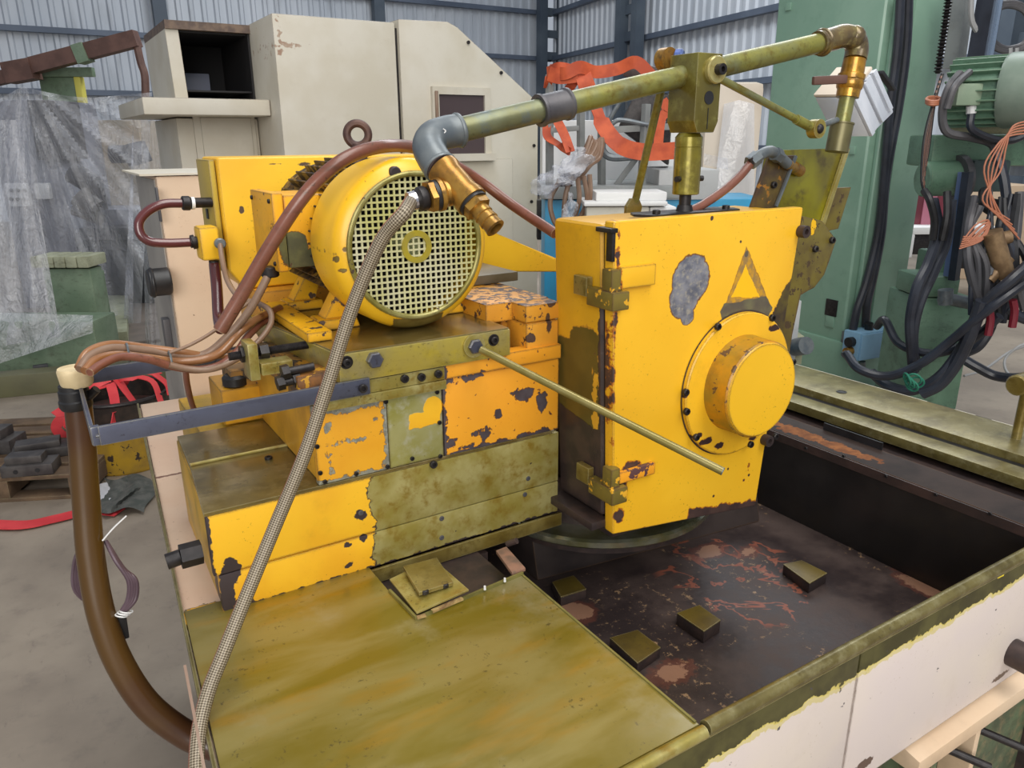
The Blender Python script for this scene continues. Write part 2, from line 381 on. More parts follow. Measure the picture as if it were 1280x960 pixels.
part('lower_door', M().box((cp(520, 240).x, cp(640, 240).x), (YC - .012, YC - .001), (.3, cp(600, 199).z), .004), mc, mach)
# left bay
YB = YC + .55
a = ony(212, 36, YB); b = ony(308, 45, YB); c0 = ony(225, 123, YB)
mdk = plain('unlit_interior', rgb(26, 24, 26), .7, 0, 0)  # near-black colour carries the shade inside the bay
L0 = a.x; zt_ = a.z; zs = c0.z; xr = ca.x - .004
part('bay_post', M().hexa([(L0 - .02, YB, zs), (L0 + .06, YB, zs), (L0 + .06, YB + .9, zs), (L0 - .02, YB + .9, zs), (L0 - .03, YB, zt_), (L0 + .05, YB, zt_), (L0 + .05, YB + .9, zt_), (L0 - .03, YB + .9, zt_)]), mc, mach)
part('bay_roof', M().box((L0 - .03, xr + .02), (YB - .02, YB + .9), (zt_, zt_ + .05)), plain('rusty_edge', (rgb(120, 100, 84), rgb(90, 74, 66), 20), .6), mach)
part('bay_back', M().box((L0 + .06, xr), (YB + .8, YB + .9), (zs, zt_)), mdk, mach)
part('bay_shade_panels', M().box((xr - .012, xr), (YB + .002, YB + .8), (zs + .002, zt_)).box((L0 + .06, xr - .013), (YB + .03, YB + .8), (zt_ - .012, zt_ - .001)).box((L0 + .06, xr - .013), (YB + .03, YB + .8), (zs + .045, zs + .055)), mdk, mach)  # added dark panels at side, top and bottom, painting the opening's shade
part('bay_window', M().box((ony(232, 110, YB + .8).x, ony(262, 110, YB + .8).x), (YB + .76, YB + .79), (ony(245, 124, YB + .8).z, ony(245, 92, YB + .8).z), .01), plain('painted_reflection_glass', rgb(176, 182, 204), .3, 0, 0), mach)  # pale bluish colour paints a hazy reflection on the pane
s0 = ony(178, 130, YB - .35); s1 = ony(330, 131, YB - .35)
part('ledge', M().box((s0.x, ca.x - .004), (YB - .35, YB + .9), (s0.z - .06, s0.z + .04), .01), mc, mach)
lp0 = ony(222, 150, YB); 
part('lower_cabinet', M().box((ony(222, 170, YB).x, xr), (YB, YB + .9), (0, zs - .12), .01), mc, mach)
part('cabinet_door', M().box((ony(243, 170, YB).x, xr - .02), (YB - .012, YB - .001), (.4, ony(250, 138, YB).z), .004), mc, mach)
part('door_panel', M().box((ony(252, 170, YB).x, xr - .05), (YB - .02, YB - .012), (.45, ony(255, 147, YB).z), .004), mc, mach)

# ---------------------------------------------------------------- background left: machine under plastic
m_grey = plain('pale_grey_machine_paint', (rgb(140, 142, 150), rgb(120, 122, 132), 3), .5, 0, .1, .2)
m_dgrey = plain('dark_machine_iron', (rgb(70, 70, 74), rgb(92, 90, 92), 5), .5, .2, .2)
m_green = plain('green_machine_paint', (rgb(104, 124, 100), rgb(122, 140, 116), 4), .42, 0, .2, .4)
m_lgreen = plain('grey_green_paint', (rgb(166, 168, 142), rgb(150, 152, 124), 5), .5, 0, .2, .35)
DW = 8.3; 
def flat(px, py, d): return vp(px, py, d)
def bbox_px(m, x0, y0, x1, y1, d, thick, bev=.01):
    """an upright box whose front spans these pixels, d metres away; y1 None: down to the floor"""
    c = (x0 + x1) / 2; a = vp(x0, (y0 + (y1 or y0)) / 2, d); b = vp(x1, (y0 + (y1 or y0)) / 2, d); zt = vp(c, y0, d).z; zb = 0 if y1 is None else vp(c, y1, d).z; o = (a + b) / 2; hw = (b - a).dot(RX) / 2
    fr = Matrix(((RX.x, RY.x, 0, o.x), (RX.y, RY.y, 0, o.y), (0, 0, 1, 0), (0, 0, 0, 1)))
    return m.box((-hw, hw), (0, thick), (zb, zt), bev, fr)
wm = thing('wrapped_machine', 'pale grey machine tool with a control panel, standing at the left under clear plastic sheet', 'machine', vp(90, 345, DW))
def wp(name, x0, y0, x1, y1, mat, d=DW, th=.6, lab=None, par=None): return part(name, bbox_px(M(), x0, y0, x1, y1, d, th), mat, par or wm, lab)
wp('column', -20, 125, 62, None, m_grey, DW, .9)
wp('head', 40, 125, 72, 200, m_dgrey, DW - .1, .5)
cpn = wp('control_panel', 8, 229, 35, 258, m_white, DW - .08, .06, 'white control panel with dark buttons')
for i in range(3):
    for j in range(2): part('button', M().cyl(vp(14 + i * 8, 238 + j * 11, DW - .08), vp(14 + i * 8, 238 + j * 11, DW - .12), .02, 10), m_rubber, cpn)
wp('switch_box', 43, 229, 60, 249, m_white, DW - .08, .08, 'small white switch box')
wp('cross_slide', 60, 262, 190, 285, m_grey, DW + .3, .7)
wp('machine_table', 100, 285, 200, 300, m_dgrey, DW, .8)
wp('base', 95, 300, 200, None, plain('machine_base_dark', rgb(60, 62, 66), .5), DW + .1, 1.0)
wp('rear_cabinet', 118, 150, 180, 262, plain('tan_cabinet', (rgb(176, 160, 138), rgb(160, 150, 132), 3), .5), DW + .9, .5)
part('spindle', M().cyl(vp(140, 193, DW), vp(180, 192, DW), .09, 16).cyl(vp(166, 180, DW - .1), vp(176, 204, DW - .1), .12, 12), m_dgrey, wm)
part('motor', M().cyl(vp(90, 215, DW - .1), vp(118, 232, DW - .1), .11, 16).cyl(vp(118, 225, DW - .1), vp(125, 262, DW - .1), .08, 12), m_dgrey, wm)
part('feed_column', M().bar(vp(66, 140, DW), vp(72, 200, DW), .12, .12), m_galv, wm)
part('vise', M().cyl(vp(100, 245, DW - .2), vp(120, 262, DW - .2), .12, 12).cyl(vp(92, 262, DW - .1), vp(128, 275, DW - .1), .06, 10), plain('bare_iron', rgb(120, 116, 112), .4, .5), wm)
def m_plastic(name, haze=.42, bmp=1.):
    N = NT(name); t = N.n.new('ShaderNodeBsdfTransparent'); t.inputs[0].default_value = (.93, .94, .97, 1); mx = N.n.new('ShaderNodeMixShader')
    N.fin((.80, .80, .82, 1), .16, 0, .8); N.bump(N.math('ADD', N.noise(4, 4, stretch=(1, 1, .3), dist=1.2), N.math('MULTIPLY', N.noise(16, 3, dist=1.), .3)), bmp, .10)
    f = N.math('ADD', N.math('MULTIPLY', N.ramp(N.noise(3.5, 5, stretch=(1, 1, .3), rough=.6), .35, .75), .3), haze)
    N.lk(f, mx.inputs[0]); N.lk(t.outputs[0], mx.inputs[1]); N.lk(N.b.outputs[0], mx.inputs[2]); N.lk(mx.outputs[0], N.out.inputs[0]); return N.m
mp = m_plastic('clear_plastic_sheet', .22); rnd = random.Random(5)
def drape(ul, ur, ll, lr, d, fold=.08, nf=9, peak=None):
    def fn(u, v):
        top = Vector(ul).lerp(Vector(ur), u); bot = Vector(ll).lerp(Vector(lr), u); p = top.lerp(bot, v)
        sag = 0
        if peak: sag = 60 * (abs(u - peak) ** .8) * (1 - v) * .35
        dd = d + fold * (math.sin(u * nf * 2.1 + 3 * v) * .6 + math.sin(u * nf * 5.3 + 1.3) * .3) * (.3 + v) + .05 * math.sin(v * 7 + u * 3)
        return vp(p[0], p[1] + sag, dd)
    return fn
def radial(u, v):
    x = -45 + 235 * u; top = 108 + (.55 * abs(x - 28) if x < 28 else 14 * math.sin(min(1, (x - 28) / 90) * 1.57) - 6 * max(0, (x - 118) / 65)); y = top + (404 - top) * v
    a = math.atan2(x - 28, y - 96); r = math.hypot(x - 28, y - 96) / 300
    return vp(x - 14 * v * (u > .9), y, 7.5 + .16 * r * math.sin(19 * a + .8 * math.sin(6 * r)) + .07 * r * math.sin(47 * a + 2 * r) - .3 * r + .04 * math.sin(9 * r + 5 * a))
sh = M().sheet(radial, 130, 60)
solo('plastic_sheet', sh, mp, 'clear crumpled plastic sheet draped over the pale grey machine at far left', 'sheet', vp(40, 450, 7.2))
sh = M().sheet(drape((176, 140), (225, 145), (182, 434), (262, 436), 6.5, .08, 7), 24, 20)
solo('plastic_sheet', sh, m_plastic('milky_plastic', .3), 'milky plastic sheet hanging beside the cream cabinet, behind the u-shaped hose', 'sheet', vp(220, 350, 6.6))
sh = M().sheet(lambda u, v: vp(-40 + (70 + 46 * v) * u, 150 + 290 * v - 20 * u * v, 6.0 - .3 * v + .05 * math.sin(u * 11 + v * 3) + .03 * math.sin(u * 23)), 40, 20)
solo('plastic_sheet', sh, mp, 'clear plastic sheet hanging in a slanting fold in front of the slotted green bed', 'sheet', vp(20, 440, 5.8))
# crane jib with green post
jb = thing('jib_crane', 'brown steel jib arm on a green post, above the plastic sheet at upper left', 'crane', vp(85, 160, 9.6))
m_rust = plain('rust_brown_steel', (rgb(92, 66, 58), rgb(110, 80, 70), 6), .55, .1, .3)
part('arm', M().bar(vp(42, 82, 9.4), vp(172, 48, 9.4), .14, .17), m_rust, jb)
part('arm_joint', M().bar(vp(10, 92, 9.4), vp(44, 86, 9.4), .2, .22), m_rust, jb)
part('arm_tail', M().bar(vp(-30, 104, 9.4), vp(12, 95, 9.4), .12, .14), m_rust, jb)
part('clamp_band', M().bar(vp(97, 69, 9.38), vp(110, 65, 9.38), .16, .2), m_green, jb)
part('hanger', M().tube([vp(170, 52, 9.4), vp(176, 78, 9.4), vp(181, 95, 9.4), vp(182, 125, 9.4)], .045, 8), m_rust, jb)
part('post', bbox_px(M(), 45, 84, 115, 96, 9.6, .08), m_green, jb); part('post_body', bbox_px(M(), 48, 96, 100, None, 9.65, .08), m_green, jb)
part('yellow_strip', bbox_px(M(), 100, 96, 108, 200, 9.6, .1), plain('pale_yellow', rgb(206, 196, 90), .5), jb)
# green T-slotted bed and rails on the floor at left
gb = thing('green_machine_bed', 'green cast machine bed with slotted top, at left below the plastic sheet', 'machine', onz(100, 430, 0))
part('bed_body', bbox_px(M(), 52, 336, 112, None, 6.35, .2, .02), m_green, gb)
for i in range(5): part('table_strip', bbox_px(M(), 38 + i * 14.5, 321, 51.5 + i * 14.5, 335, 6.3, .3, .01), m_lgreen, gb)
part('end_block', bbox_px(M(), 114, 340, 126, 395, 6.6, .12), m_green, gb)
part('leg', bbox_px(M(), 114, 396, 124, None, 6.6, .12), m_green, gb)
g2 = thing('green_casting', 'low dark green machine base half covered by plastic at far left', 'machine', onz(60, 470, 0))
part('base_body', bbox_px(M(), -60, 402, 116, None, 5.75, .35, .02), m_green, g2)
sh = M().sheet(lambda u, v: vp(-30 + 146 * u, 390 + 4 * u + v * (74 - 52 * u), 5.66 - .16 * v + .04 * math.sin(u * 9 + v * 5)), 20, 12)
solo('plastic_sheet', sh, mp, 'clear plastic sheet lying over the low green base at far left', 'sheet', vp(60, 440, 5.5))
def beam(a, b, w, h, lab, mat=m_lgreen):
    a = Vector(a); b = Vector(b); a.z = b.z = h / 2; t = thing('steel_beam', lab, 'beam', (a + b) / 2 - Vector((0, 0, h / 2)))
    part('beam_body', M().bar(a, b, w, h, .005), mat, t); return t
bm1 = beam(onz(-60, 500, 0), onz(330, 462, 0), .16, .16, 'long olive steel beam lying on the floor across the left background', plain('olive_beam', (rgb(96, 94, 66), rgb(84, 82, 60), 4), .5))
part('lug', M().box((0, .1), (0, .04), (0, .05), .004, Matrix.Translation(onz(44, 470, .0) + Vector((0, -.12, .06)))), m_dgrey, bm1)
beam(onz(146, 432, 0), onz(151, 362, 0), .2, .12, 'pale green steel beam on the floor behind the long olive one')
beam(onz(178, 430, 0), onz(172, 372, 0), .42, .03, 'flat grey floor rail right of the pale green beam', plain('rail_grey', (rgb(124, 112, 102), rgb(110, 100, 92), 4), .5))
# drum full of straps
dc = onz(133, 598, 0) + RY * .27; dc.z = 0
m_drum = paint('yellow_stained_drum', (rgb(176, 140, 40), rgb(150, 120, 50), 9), [dict(t=[('h', dc + Vector((0, 0, .24)), (0, 0, 1))], col=(rgb(40, 36, 34), rgb(60, 50, 44), 20), amp=.03, ns=12, ew=0, met=0)], chips=(.6, 16, rgb(60, 48, 40)), grime=.6)
dr = thing('drum', 'cut-down drum stained yellow and black, holding red straps beside the pallet', 'drum', dc)
part('shell', M().lathe(dc, (0, 0, 1), [(0, .0), (0, .245), (.015, .255), (.40, .265), (.42, .275), (.42, .258), (.05, .24), (.05, 0)], 40, cap=False), m_drum, dr)
part('rim_hoop', M().ring(dc + Vector((0, 0, .41)), (0, 0, 1), .265, .012), m_black, dr)
part('liner', M().lathe(dc + Vector((0, 0, .06)), (0, 0, 1), [(0, 0), (.0, .22), (.25, .235), (.25, 0)], 24, cap=False), plain('rusty_scrap', (rgb(80, 44, 34), rgb(50, 36, 32), 30), .7), dr)
m_red = plain('red_webbing', (rgb(206, 62, 66), rgb(190, 48, 54), 8), .6, 0, .2); m_orange = plain('orange_webbing', (rgb(200, 90, 50), rgb(172, 70, 38), 12), .65, 0, .2)
st = thing('lifting_strap', 'red webbing strap knotted and heaped over the cut-down drum', 'strap', dc + Vector((0, 0, .4)))
T = dc + Vector((0, 0, .43)); sv = [(0, 0, 1), (1, 0, .3), (0, 1, .4), (0, 0, 1)]
part('knot', M().ball(T + RX * .02 + Vector((0, 0, .05)), .05, 12), m_red, st)
loops = [[(-.2, -.1, -.02), (-.06, -.12, .06), (.02, -.06, .08), (.12, -.14, .02), (.2, -.16, -.1)], [(.02, -.1, .06), (.08, -.2, -.02), (.09, -.27, -.12), (.07, -.29, -.2)], [(0, -.08, .05), (-.1, -.2, .02), (-.17, -.24, -.12), (-.16, -.26, -.2)], [(.02, 0, .07), (.14, 0, .12), (.26, .02, .03), (.3, -.02, -.04)], [(-.24, .02, -.1), (-.12, .1, .05), (.04, .12, .1), (.2, .1, .05)], [(.02, -.05, .05), (.1, -.1, .1), (.22, -.05, .06), (.28, -.1, -.05)]]
for i, lpz in enumerate(loops): part('strap_loop', M().ribbon([T + RX * p[0] + RY * p[1] + Vector((0, 0, p[2])) for p in lpz], .05, .004, [tuple(RX), (0, 0, 1)] if i in (1, 2) else [(0, .5, 1), tuple(RY)]), m_red, st)
part('hanging_tail', M().ribbon([vp(70, 512, 4.13), vp(78, 520, 4.09), vp(70, 535, 4.08), vp(82, 548, 4.07)], .06, .004, tuple(RX)), m_red, st)
part('trailing_tail', M().ribbon([vp(146, 545, 3.95), vp(158, 572, 3.92), vp(176, 592, 3.9), vp(200, 600, 3.9)], .05, .004, tuple(RX)), m_red, st)
solo('floor_strap', M().ribbon([onz(-20, 655, .012), onz(30, 656, .012), onz(70, 648, .012), onz(115, 638, .012), onz(150, 640, .012)], .085, .004, tuple(RY)), m_red, 'red webbing strap lying flat on the floor at the left edge', 'strap', onz(60, 652, 0))
# pallet and iron blocks
m_wood = plain('old_pallet_wood', (rgb(110, 88, 66), rgb(86, 68, 52), 8), .8, 0, .5, .4)
pc = onz(40, 640, 0) + RY * .1; pal = thing('pallet', 'old oily wooden pallet carrying dark iron blocks at far left', 'pallet', pc - RX * .09)
def fr_at(c, yaw=0):
    u = Matrix.Rotation(yaw, 3, 'Z') @ RX; v = Matrix.Rotation(yaw, 3, 'Z') @ RY
    return Matrix(((u.x, v.x, 0, c.x), (u.y, v.y, 0, c.y), (0, 0, 1, c.z), (0, 0, 0, 1)))
pc = pc - RX * .09; F = fr_at(Vector((pc.x, pc.y, 0)), .12)
for i in range(6): part('deck_board', M().box((-.55, .30), (.02 + i * .16, .14 + i * .16), (.115, .137), .003, F), m_wood, pal)
for i in range(3): part('stringer', M().box((-.55 + i * .38, -.46 + i * .38), (.02, .94), (.02, .115), .003, F), m_wood, pal)
for i in range(3): part('bottom_board', M().box((-.55, .30), (.02 + i * .4, .12 + i * .4), (0, .02), .002, F), m_wood, pal)
m_iron = plain('oily_iron_block', (rgb(62, 58, 58), rgb(84, 80, 78), 12), .5, .3, .4)
ib = [(-.30, .10, .20, .13, .07, 'stepped dark iron block at the front left of the pallet'), (.02, .08, .24, .13, .10, 'dark iron block with two holes at the front right of the pallet'), (-.02, .30, .28, .14, .09, 'angled dark iron block behind the two-hole block on the pallet'), (-.30, .42, .22, .16, .13, 'tall dark iron block at the back left of the pallet'), (.10, .55, .16, .12, .12, 'small rusty iron block at the back of the pallet')]
for i, (x, y, w, l, h, lab) in enumerate(ib):
    G = F @ Matrix.Translation((x, y, .138)) @ Matrix.Rotation((-.3, .1, .35, -.1, .2)[i], 4, 'Z')
    t = thing('iron_block', lab, 'block', G @ Vector((0, 0, 0)), 'iron blocks on the pallet')
    part('lower_block', M().box((-w / 2, w / 2), (-l / 2, l / 2), (0, h * .6), .006, G), m_iron, t)
    part('top_step', M().box((-w / 2 + .02, w / 2 - .05), (-l / 2 + .02, l / 2 - .02), (h * .6, h), .006, G), m_iron, t)
    if i == 1:
        for s in (-.05, .05): part('hole', M().cyl(G @ Vector((s, -l / 2 - .001, h * .3)), G @ Vector((s, -l / 2 + .02, h * .3)), .012, 10), m_rubber, t)
rg = M().sheet(lambda u, v: onz(128 + 60 * u + 8 * math.sin(v * 5), 596 + 42 * v + 4 * math.sin(u * 7), .02 + .035 * abs(math.sin(u * 6 + v * 4)) * math.sin(math.pi * min(1, max(0, u)))), 16, 12)
rc = onz(155, 620, 0); solo('rag', rg, plain('dark_grey_rag', (rgb(62, 66, 62), rgb(84, 84, 80), 20), .85), 'crumpled dark grey rag on the floor behind the big brown hose', 'rag', rc)
rg = M().sheet(lambda u, v: onz(120 + 50 * u, 606 + 34 * v - 12 * u, .012 + .012 * abs(math.sin(u * 9 + v * 7))), 12, 8)
solo('paper', rg, plain('dull_white_paper', rgb(176, 176, 180), .7), 'crumpled white paper under the dark grey rag on the floor', 'paper', onz(140, 625, 0))
# ---------------------------------------------------------------- background middle: blue cabinet, frames, orange straps
DB = 4.3
m_blue = plain('bright_blue_paint', (rgb(40, 150, 196), rgb(48, 140, 180), 3), .45, 0, .1, .15, 0, rgb(60, 100, 120))
m_ltgrey = plain('pale_grey_paint', (rgb(186, 188, 188), rgb(170, 172, 172), 3), .5, 0, .1, .15)
m_fgrey = plain('grey_frame_paint', (rgb(128, 132, 132), rgb(146, 150, 148), 6), .5, .1, .2, .2)
m_ivory = plain('ivory_paint', (rgb(206, 204, 190), rgb(194, 190, 176), 4), .5, 0, .1, .2)
bc = thing('blue_cabinet', 'bright blue cabinet with a grey top frame, behind the yellow motor and housing', 'cabinet', onz(790, 560, 0))
part('cabinet_body', bbox_px(M(), 681, 249, 960, None, DB, .5), m_blue, bc); part('top_frame', bbox_px(M(), 676, 232, 852, 249, DB - .03, .66), m_fgrey, bc)
part('pale_corner_panel', bbox_px(M(), 823, 212, 898, 250, DB - .02, .6), m_ltgrey, bc)
part('black_clip', bbox_px(M(), 696, 199 + 24, 716, 234, DB - .03, .05), m_black, bc)
bw = thing('white_cabinet', 'white cabinet standing between the cream enclosure and the blue cabinet', 'cabinet', vp(720, 560, 5.3))
part('cabinet_body', bbox_px(M(), 678, 150, 872, None, 5.2, .4), m_white, bw)
part('black_door_edge', bbox_px(M(), 671, 250, 680, 300, 5.0, .1), m_black, bw)
wb = thing('switch_cabinet', 'ivory box with a lid ledge in front of the blue cabinet', 'box', vp(790, 420, 3.9))
part('box_body', bbox_px(M(), 733, 258.5, 812, None, 3.9, .3), m_ivory, wb); part('box_lid', bbox_px(M(), 730, 252, 835, 258, 3.88, .34), m_white, wb)
part('upper_box', bbox_px(M(), 745, 240, 834, 251.5, 3.92, .25), m_white, wb); part('box_side', bbox_px(M(), 812.5, 258.5, 846, None, 3.92, .28), m_white, wb)
# steel frames standing on the cabinet
fs = thing('steel_frame', 'grey tubular steel ladder frame standing on the blue cabinet, hung with orange webbing', 'frame', vp(710, 233, DB + .1))
def fb(t, name, pts, w, d, mat=None): 
    for a, b in zip(pts, pts[1:]): part(name, M().bar(vp(*a, d), vp(*b, d), w, w, .003), mat or m_fgrey, t)
fb(fs, 'upright', [(687, 93), (687, 233)], .034, DB + .1); fb(fs, 'upright', [(726, 140), (726, 233)], .034, DB + .1); fb(fs, 'rail', [(687, 98), (724, 96)], .028, DB + .1); fb(fs, 'rail', [(687, 163), (726, 160)], .028, DB + .1)
f2 = thing('machine_seat_frame', 'dark folded seat-like frame with grey bars on top of the blue cabinet', 'frame', vp(800, 233, DB + .15))
fb(f2, 'upright', [(808, 130), (802, 232)], .036, DB + .02); fb(f2, 'upright', [(752, 150), (752, 232)], .034, DB + .1); fb(f2, 'rail', [(752, 163), (842, 158)], .034, DB + .05); fb(f2, 'rail', [(770, 232), (830, 150)], .03, DB + .1)
part('dark_back', M().hexa([vp(778, 95, DB + .2), vp(838, 112, DB + .2), vp(838, 112, DB + .5), vp(778, 95, DB + .5), vp(786, 76, DB + .2), vp(822, 84, DB + .2), vp(822, 84, DB + .5), vp(786, 76, DB + .5)], .01), m_brown, f2)
part('dark_cushion', M().hexa([vp(772, 160, DB + .2), vp(836, 208, DB + .2), vp(836, 208, DB + .6), vp(772, 160, DB + .6), vp(796, 112, DB + .2), vp(842, 118, DB + .2), vp(842, 118, DB + .6), vp(796, 112, DB + .6)], .02), m_black, f2)
part('bent_tube', M().tube([vp(775, 128, DB), vp(763, 148, DB), vp(762, 158, DB), vp(775, 150, DB), vp(810, 156, DB)], .012, 8), m_galv, f2)
part('bent_tube', M().tube([vp(754, 166, DB), vp(752, 184, DB), vp(762, 196, DB), vp(788, 196, DB), vp(836, 192, DB)], .02, 8), m_galv, f2)
os_ = thing('orange_strap', 'orange webbing strap looped over the steel frames on the blue cabinet', 'strap', vp(760, 180, DB))
def st_px(pts, w, side, th=.004): part('strap_loop', M().ribbon([vp(*p) for p in pts], w, th, side), m_orange, os_)
U = Vector((0, 0, 1)); S = RX
for pts, w, sd in (([(687, 88, 4.3), (705, 92, 4.2), (725, 84, 4.2), (745, 90, 4.25), (772, 86, 4.25), (795, 78, 4.2), (815, 96, 4.2)], .062, U),
                   ([(686, 92, 4.25), (700, 96, 4.22), (722, 94, 4.2)], .07, U), ([(684, 90, 4.3), (700, 84, 4.22), (724, 90, 4.25)], .05, U),
                   ([(727, 86, 4.25), (731, 100, 4.2), (738, 120, 4.2)], .085, S), ([(724, 88, 4.3), (716, 104, 4.25), (706, 118, 4.3)], .05, S),
                   ([(744, 132, 4.2), (756, 160, 4.15), (776, 182, 4.12), (806, 190, 4.1), (846, 188, 4.1)], .085, [(1, .2, .1), tuple(S), (0, 0, 1), (0, 0, 1)]),
                   ([(696, 150, 4.3), (706, 170, 4.25), (713, 190, 4.2)], .05, S), ([(684, 152, 4.4), (684, 170, 4.35), (697, 180, 4.3), (713, 190, 4.2)], .045, [tuple(S), tuple(S), (0, 0, 1)]),
                   ([(828, 125, 4.2), (834, 138, 4.2), (826, 150, 4.2), (822, 190, 4.2)], .05, S), ([(689, 90, 4.35), (684, 110, 4.4), (686, 96, 4.4)], .04, S)):
    st_px(pts, w, [tuple(x) for x in sd] if isinstance(sd, list) else tuple(sd))
cbn = thing('cable_bundle', 'bundle of grey-brown cables hanging from the steel frame over the blue cabinet', 'cable', vp(735, 230, 4.1))
for i in range(7):
    o = i * 3.2; part('cable', M().tube([vp(718 + o * .6, 215 - i, 4.12), vp(732 + o, 186 - i * 2, 4.1), vp(738 + o * .6, 172 + i * 4, 4.08), vp(728 + o * .5, 200 + i, 4.05), vp(712 + i * 2, 224, 4.08)], .014, 7), m_hosegr, cbn)
for i, pts in enumerate([[(700, 225), (688, 250), (692, 275), (704, 290)], [(722, 222), (724, 250), (716, 280), (712, 300)], [(730, 220), (734, 250), (726, 270), (708, 296)], [(737, 218), (738, 240), (736, 268)], [(712, 225), (706, 250), (704, 290)]]):
    part('hanging_cable', M().tube([vp(*p, 4.0) for p in pts], .013, 7), m_hosegr, cbn)
m_bag = m_plastic('thin_blue_clear_bag', .12)
def crumple(c, rx, rz, seed, d):
    R_ = random.Random(seed); ph = [R_.uniform(0, 6) for _ in range(6)]
    def fn(u, v):
        a = u * 2 * math.pi; b = (v - .5) * math.pi; k = 1 + .22 * math.sin(3 * a + ph[0] + 4 * b) + .16 * math.sin(7 * b + ph[1] + 2 * a)
        return vp(*c, d) + RX * (rx * k * math.cos(a) * math.cos(b)) + RY * (.06 * k * math.sin(a) * math.cos(b)) + Vector((0, 0, rz * k * math.sin(b) + .5 * rz * math.cos(a)))
    return fn
part('plastic_bag', M().sheet(crumple((690, 226), .10, .05, 2, 3.95), 24, 16), m_bag, cbn, 'crumpled clear bag over the cable ends')
part('plastic_bag', M().sheet(crumple((718, 208), .08, .06, 7, 3.95), 24, 16), m_bag, cbn, 'crumpled clear bag around the cables')
part('plastic_bag', M().sheet(crumple((710, 272), .04, .08, 4, 3.92), 20, 14), m_bag, cbn, 'small clear bag hanging low')
# tan covered object
tc = thing('covered_crate', 'tall tan rounded crate under thin whitish film, behind the green column', 'crate', vp(920, 500, 5.6))
m_tan = plain('dusty_tan_cover', (rgb(196, 182, 164), rgb(208, 196, 180), 2), .6, 0, .1)
part('crate_body', bbox_px(M(), 884, 102, 958, None, 5.3, .2, .05), m_tan, tc)
part('film', M().sheet(lambda u, v: vp(905 + (54 - 16 * (1 - v)) * u - 16 * v, 125 + 10 * abs(u - .5) + 140 * v, 5.24 + .012 * math.sin(u * 5 + v * 3)), 20, 14), m_plastic('white_film', .40, .15), tc)
part('film_flap', M().sheet(lambda u, v: vp(880 + 30 * u, 192 + 14 * v + 6 * u, 4.4 + .05 * u), 6, 4), m_bag, tc)
# ---------------------------------------------------------------- green machine column at right
CC = Vector((4.823, 3.261, 0)); ya = math.radians(-7); CX = Vector((math.cos(ya), math.sin(ya), 0)); CY = Vector((-math.sin(ya), math.cos(ya), 0))
FC = Matrix(((CX.x, CY.x, 0, CC.x), (CX.y, CY.y, 0, CC.y), (0, 0, 1, 0), (0, 0, 0, 1))); FCi = FC.inverted()
def on_front(px, py, w=0):    # a point of the column's front plane (w metres in front of it)
    r = ray(px, py); o = CC - CY * w; return EYE + r * ((o - EYE).dot(CY) / r.dot(CY))
def on_side(px, py, w=0):
    r = ray(px, py); o = CC - CX * w; return EYE + r * ((o - EYE).dot(CX) / r.dot(CX))
wf = (FCi @ on_front(1160, 110)).x; ws = (FCi @ on_side(962, 110)).y
m_col1 = plain('sea_green_paint', (rgb(124, 158, 138), rgb(138, 170, 150), 1.6), .4, 0, .15, .2, .2, rgb(84, 110, 92))
mcl = thing('machine_column', 'tall sea-green machine column with cables running down it, right of the coolant pipe', 'machine', CC)
part('column_body', M().box((0, wf), (0, ws), (.05, 3.4), .03, FC, 3), m_col1, mcl)
part('plinth', M().box((-.02, wf + .12), (-.10, ws), (0, .35), .02, FC), m_col1, mcl)
part('front_rib', M().box((.06, .26), (-.04, .002), (.3, 3.4), .02, FC, 3), m_col1, mcl); part('front_rib', M().box((wf - .30, wf), (-.06, .002), (.3, 3.4), .02, FC), m_col1, mcl)
def side_sq(x0, y0, x1, y1, mat, name, w=.01):
    a = FCi @ on_side(x0, y1); b = FCi @ on_side(x1, y0); part(name, M().box((-w, .001), (min(a.y, b.y), max(a.y, b.y)), (min(a.z, b.z), max(a.z, b.z)), .002, FC), mat, mcl)
side_sq(982, 3, 990, 14, m_col1, 'small_plate'); side_sq(1062, 183, 1070, 193, m_col1, 'small_plate'); side_sq(1032, 376, 1048, 393, m_black, 'cable_opening', .012); side_sq(1032, 394, 1044, 407, m_col1, 'small_plate')
part('bottom_bracket', bbox_px(M(), 990, 376, 998, 458, 4.6, .1), m_ltgrey, mcl); part('foot_bolt', M().cyl(vp(994, 434, 4.6), vp(1008, 432, 4.5), .055, 16), m_galv, mcl)
part('foot_bracket', bbox_px(M(), 986, 420, 1004, 456, 4.62, .12), m_lgreen, mcl)
m_cab = plain('black_blue_cable', (rgb(34, 36, 44), rgb(46, 50, 60), 6), .35, 0, 0)
cv = thing('column_cables', 'two thick black cables running down the front of the sea-green column', 'cable', on_front(1085, 430, .1))
for pts in ([(1126, -10), (1122, 60), (1112, 140), (1106, 215), (1098, 290), (1084, 350), (1072, 385), (1066, 412)], [(1136, -10), (1133, 60), (1124, 130), (1108, 220), (1102, 290), (1092, 345), (1084, 380), (1082, 408)]):
    part('cable', M().tube([on_front(x, y, .09) for x, y in pts], .028, 10), m_cab, cv)
lb = thing('junction_box', 'light blue junction box mounted low on the green column', 'box', on_front(1094, 452, .14))
m_lblue = plain('light_blue_paint', (rgb(136, 178, 206), rgb(128, 168, 198), 4), .45, 0, .1, .1)
a = FCi @ on_front(1071, 452, .2); b = FCi @ on_front(1117, 411, .2)
part('box_body', M().box((a.x, b.x), (-.2, -.06), (a.z, b.z), .006, FC), m_lblue, lb)
part('box_lid', M().box((a.x + .01, b.x - .01), (-.212, -.2), (a.z + .01, b.z - .01), .003, FC), m_lblue, lb)
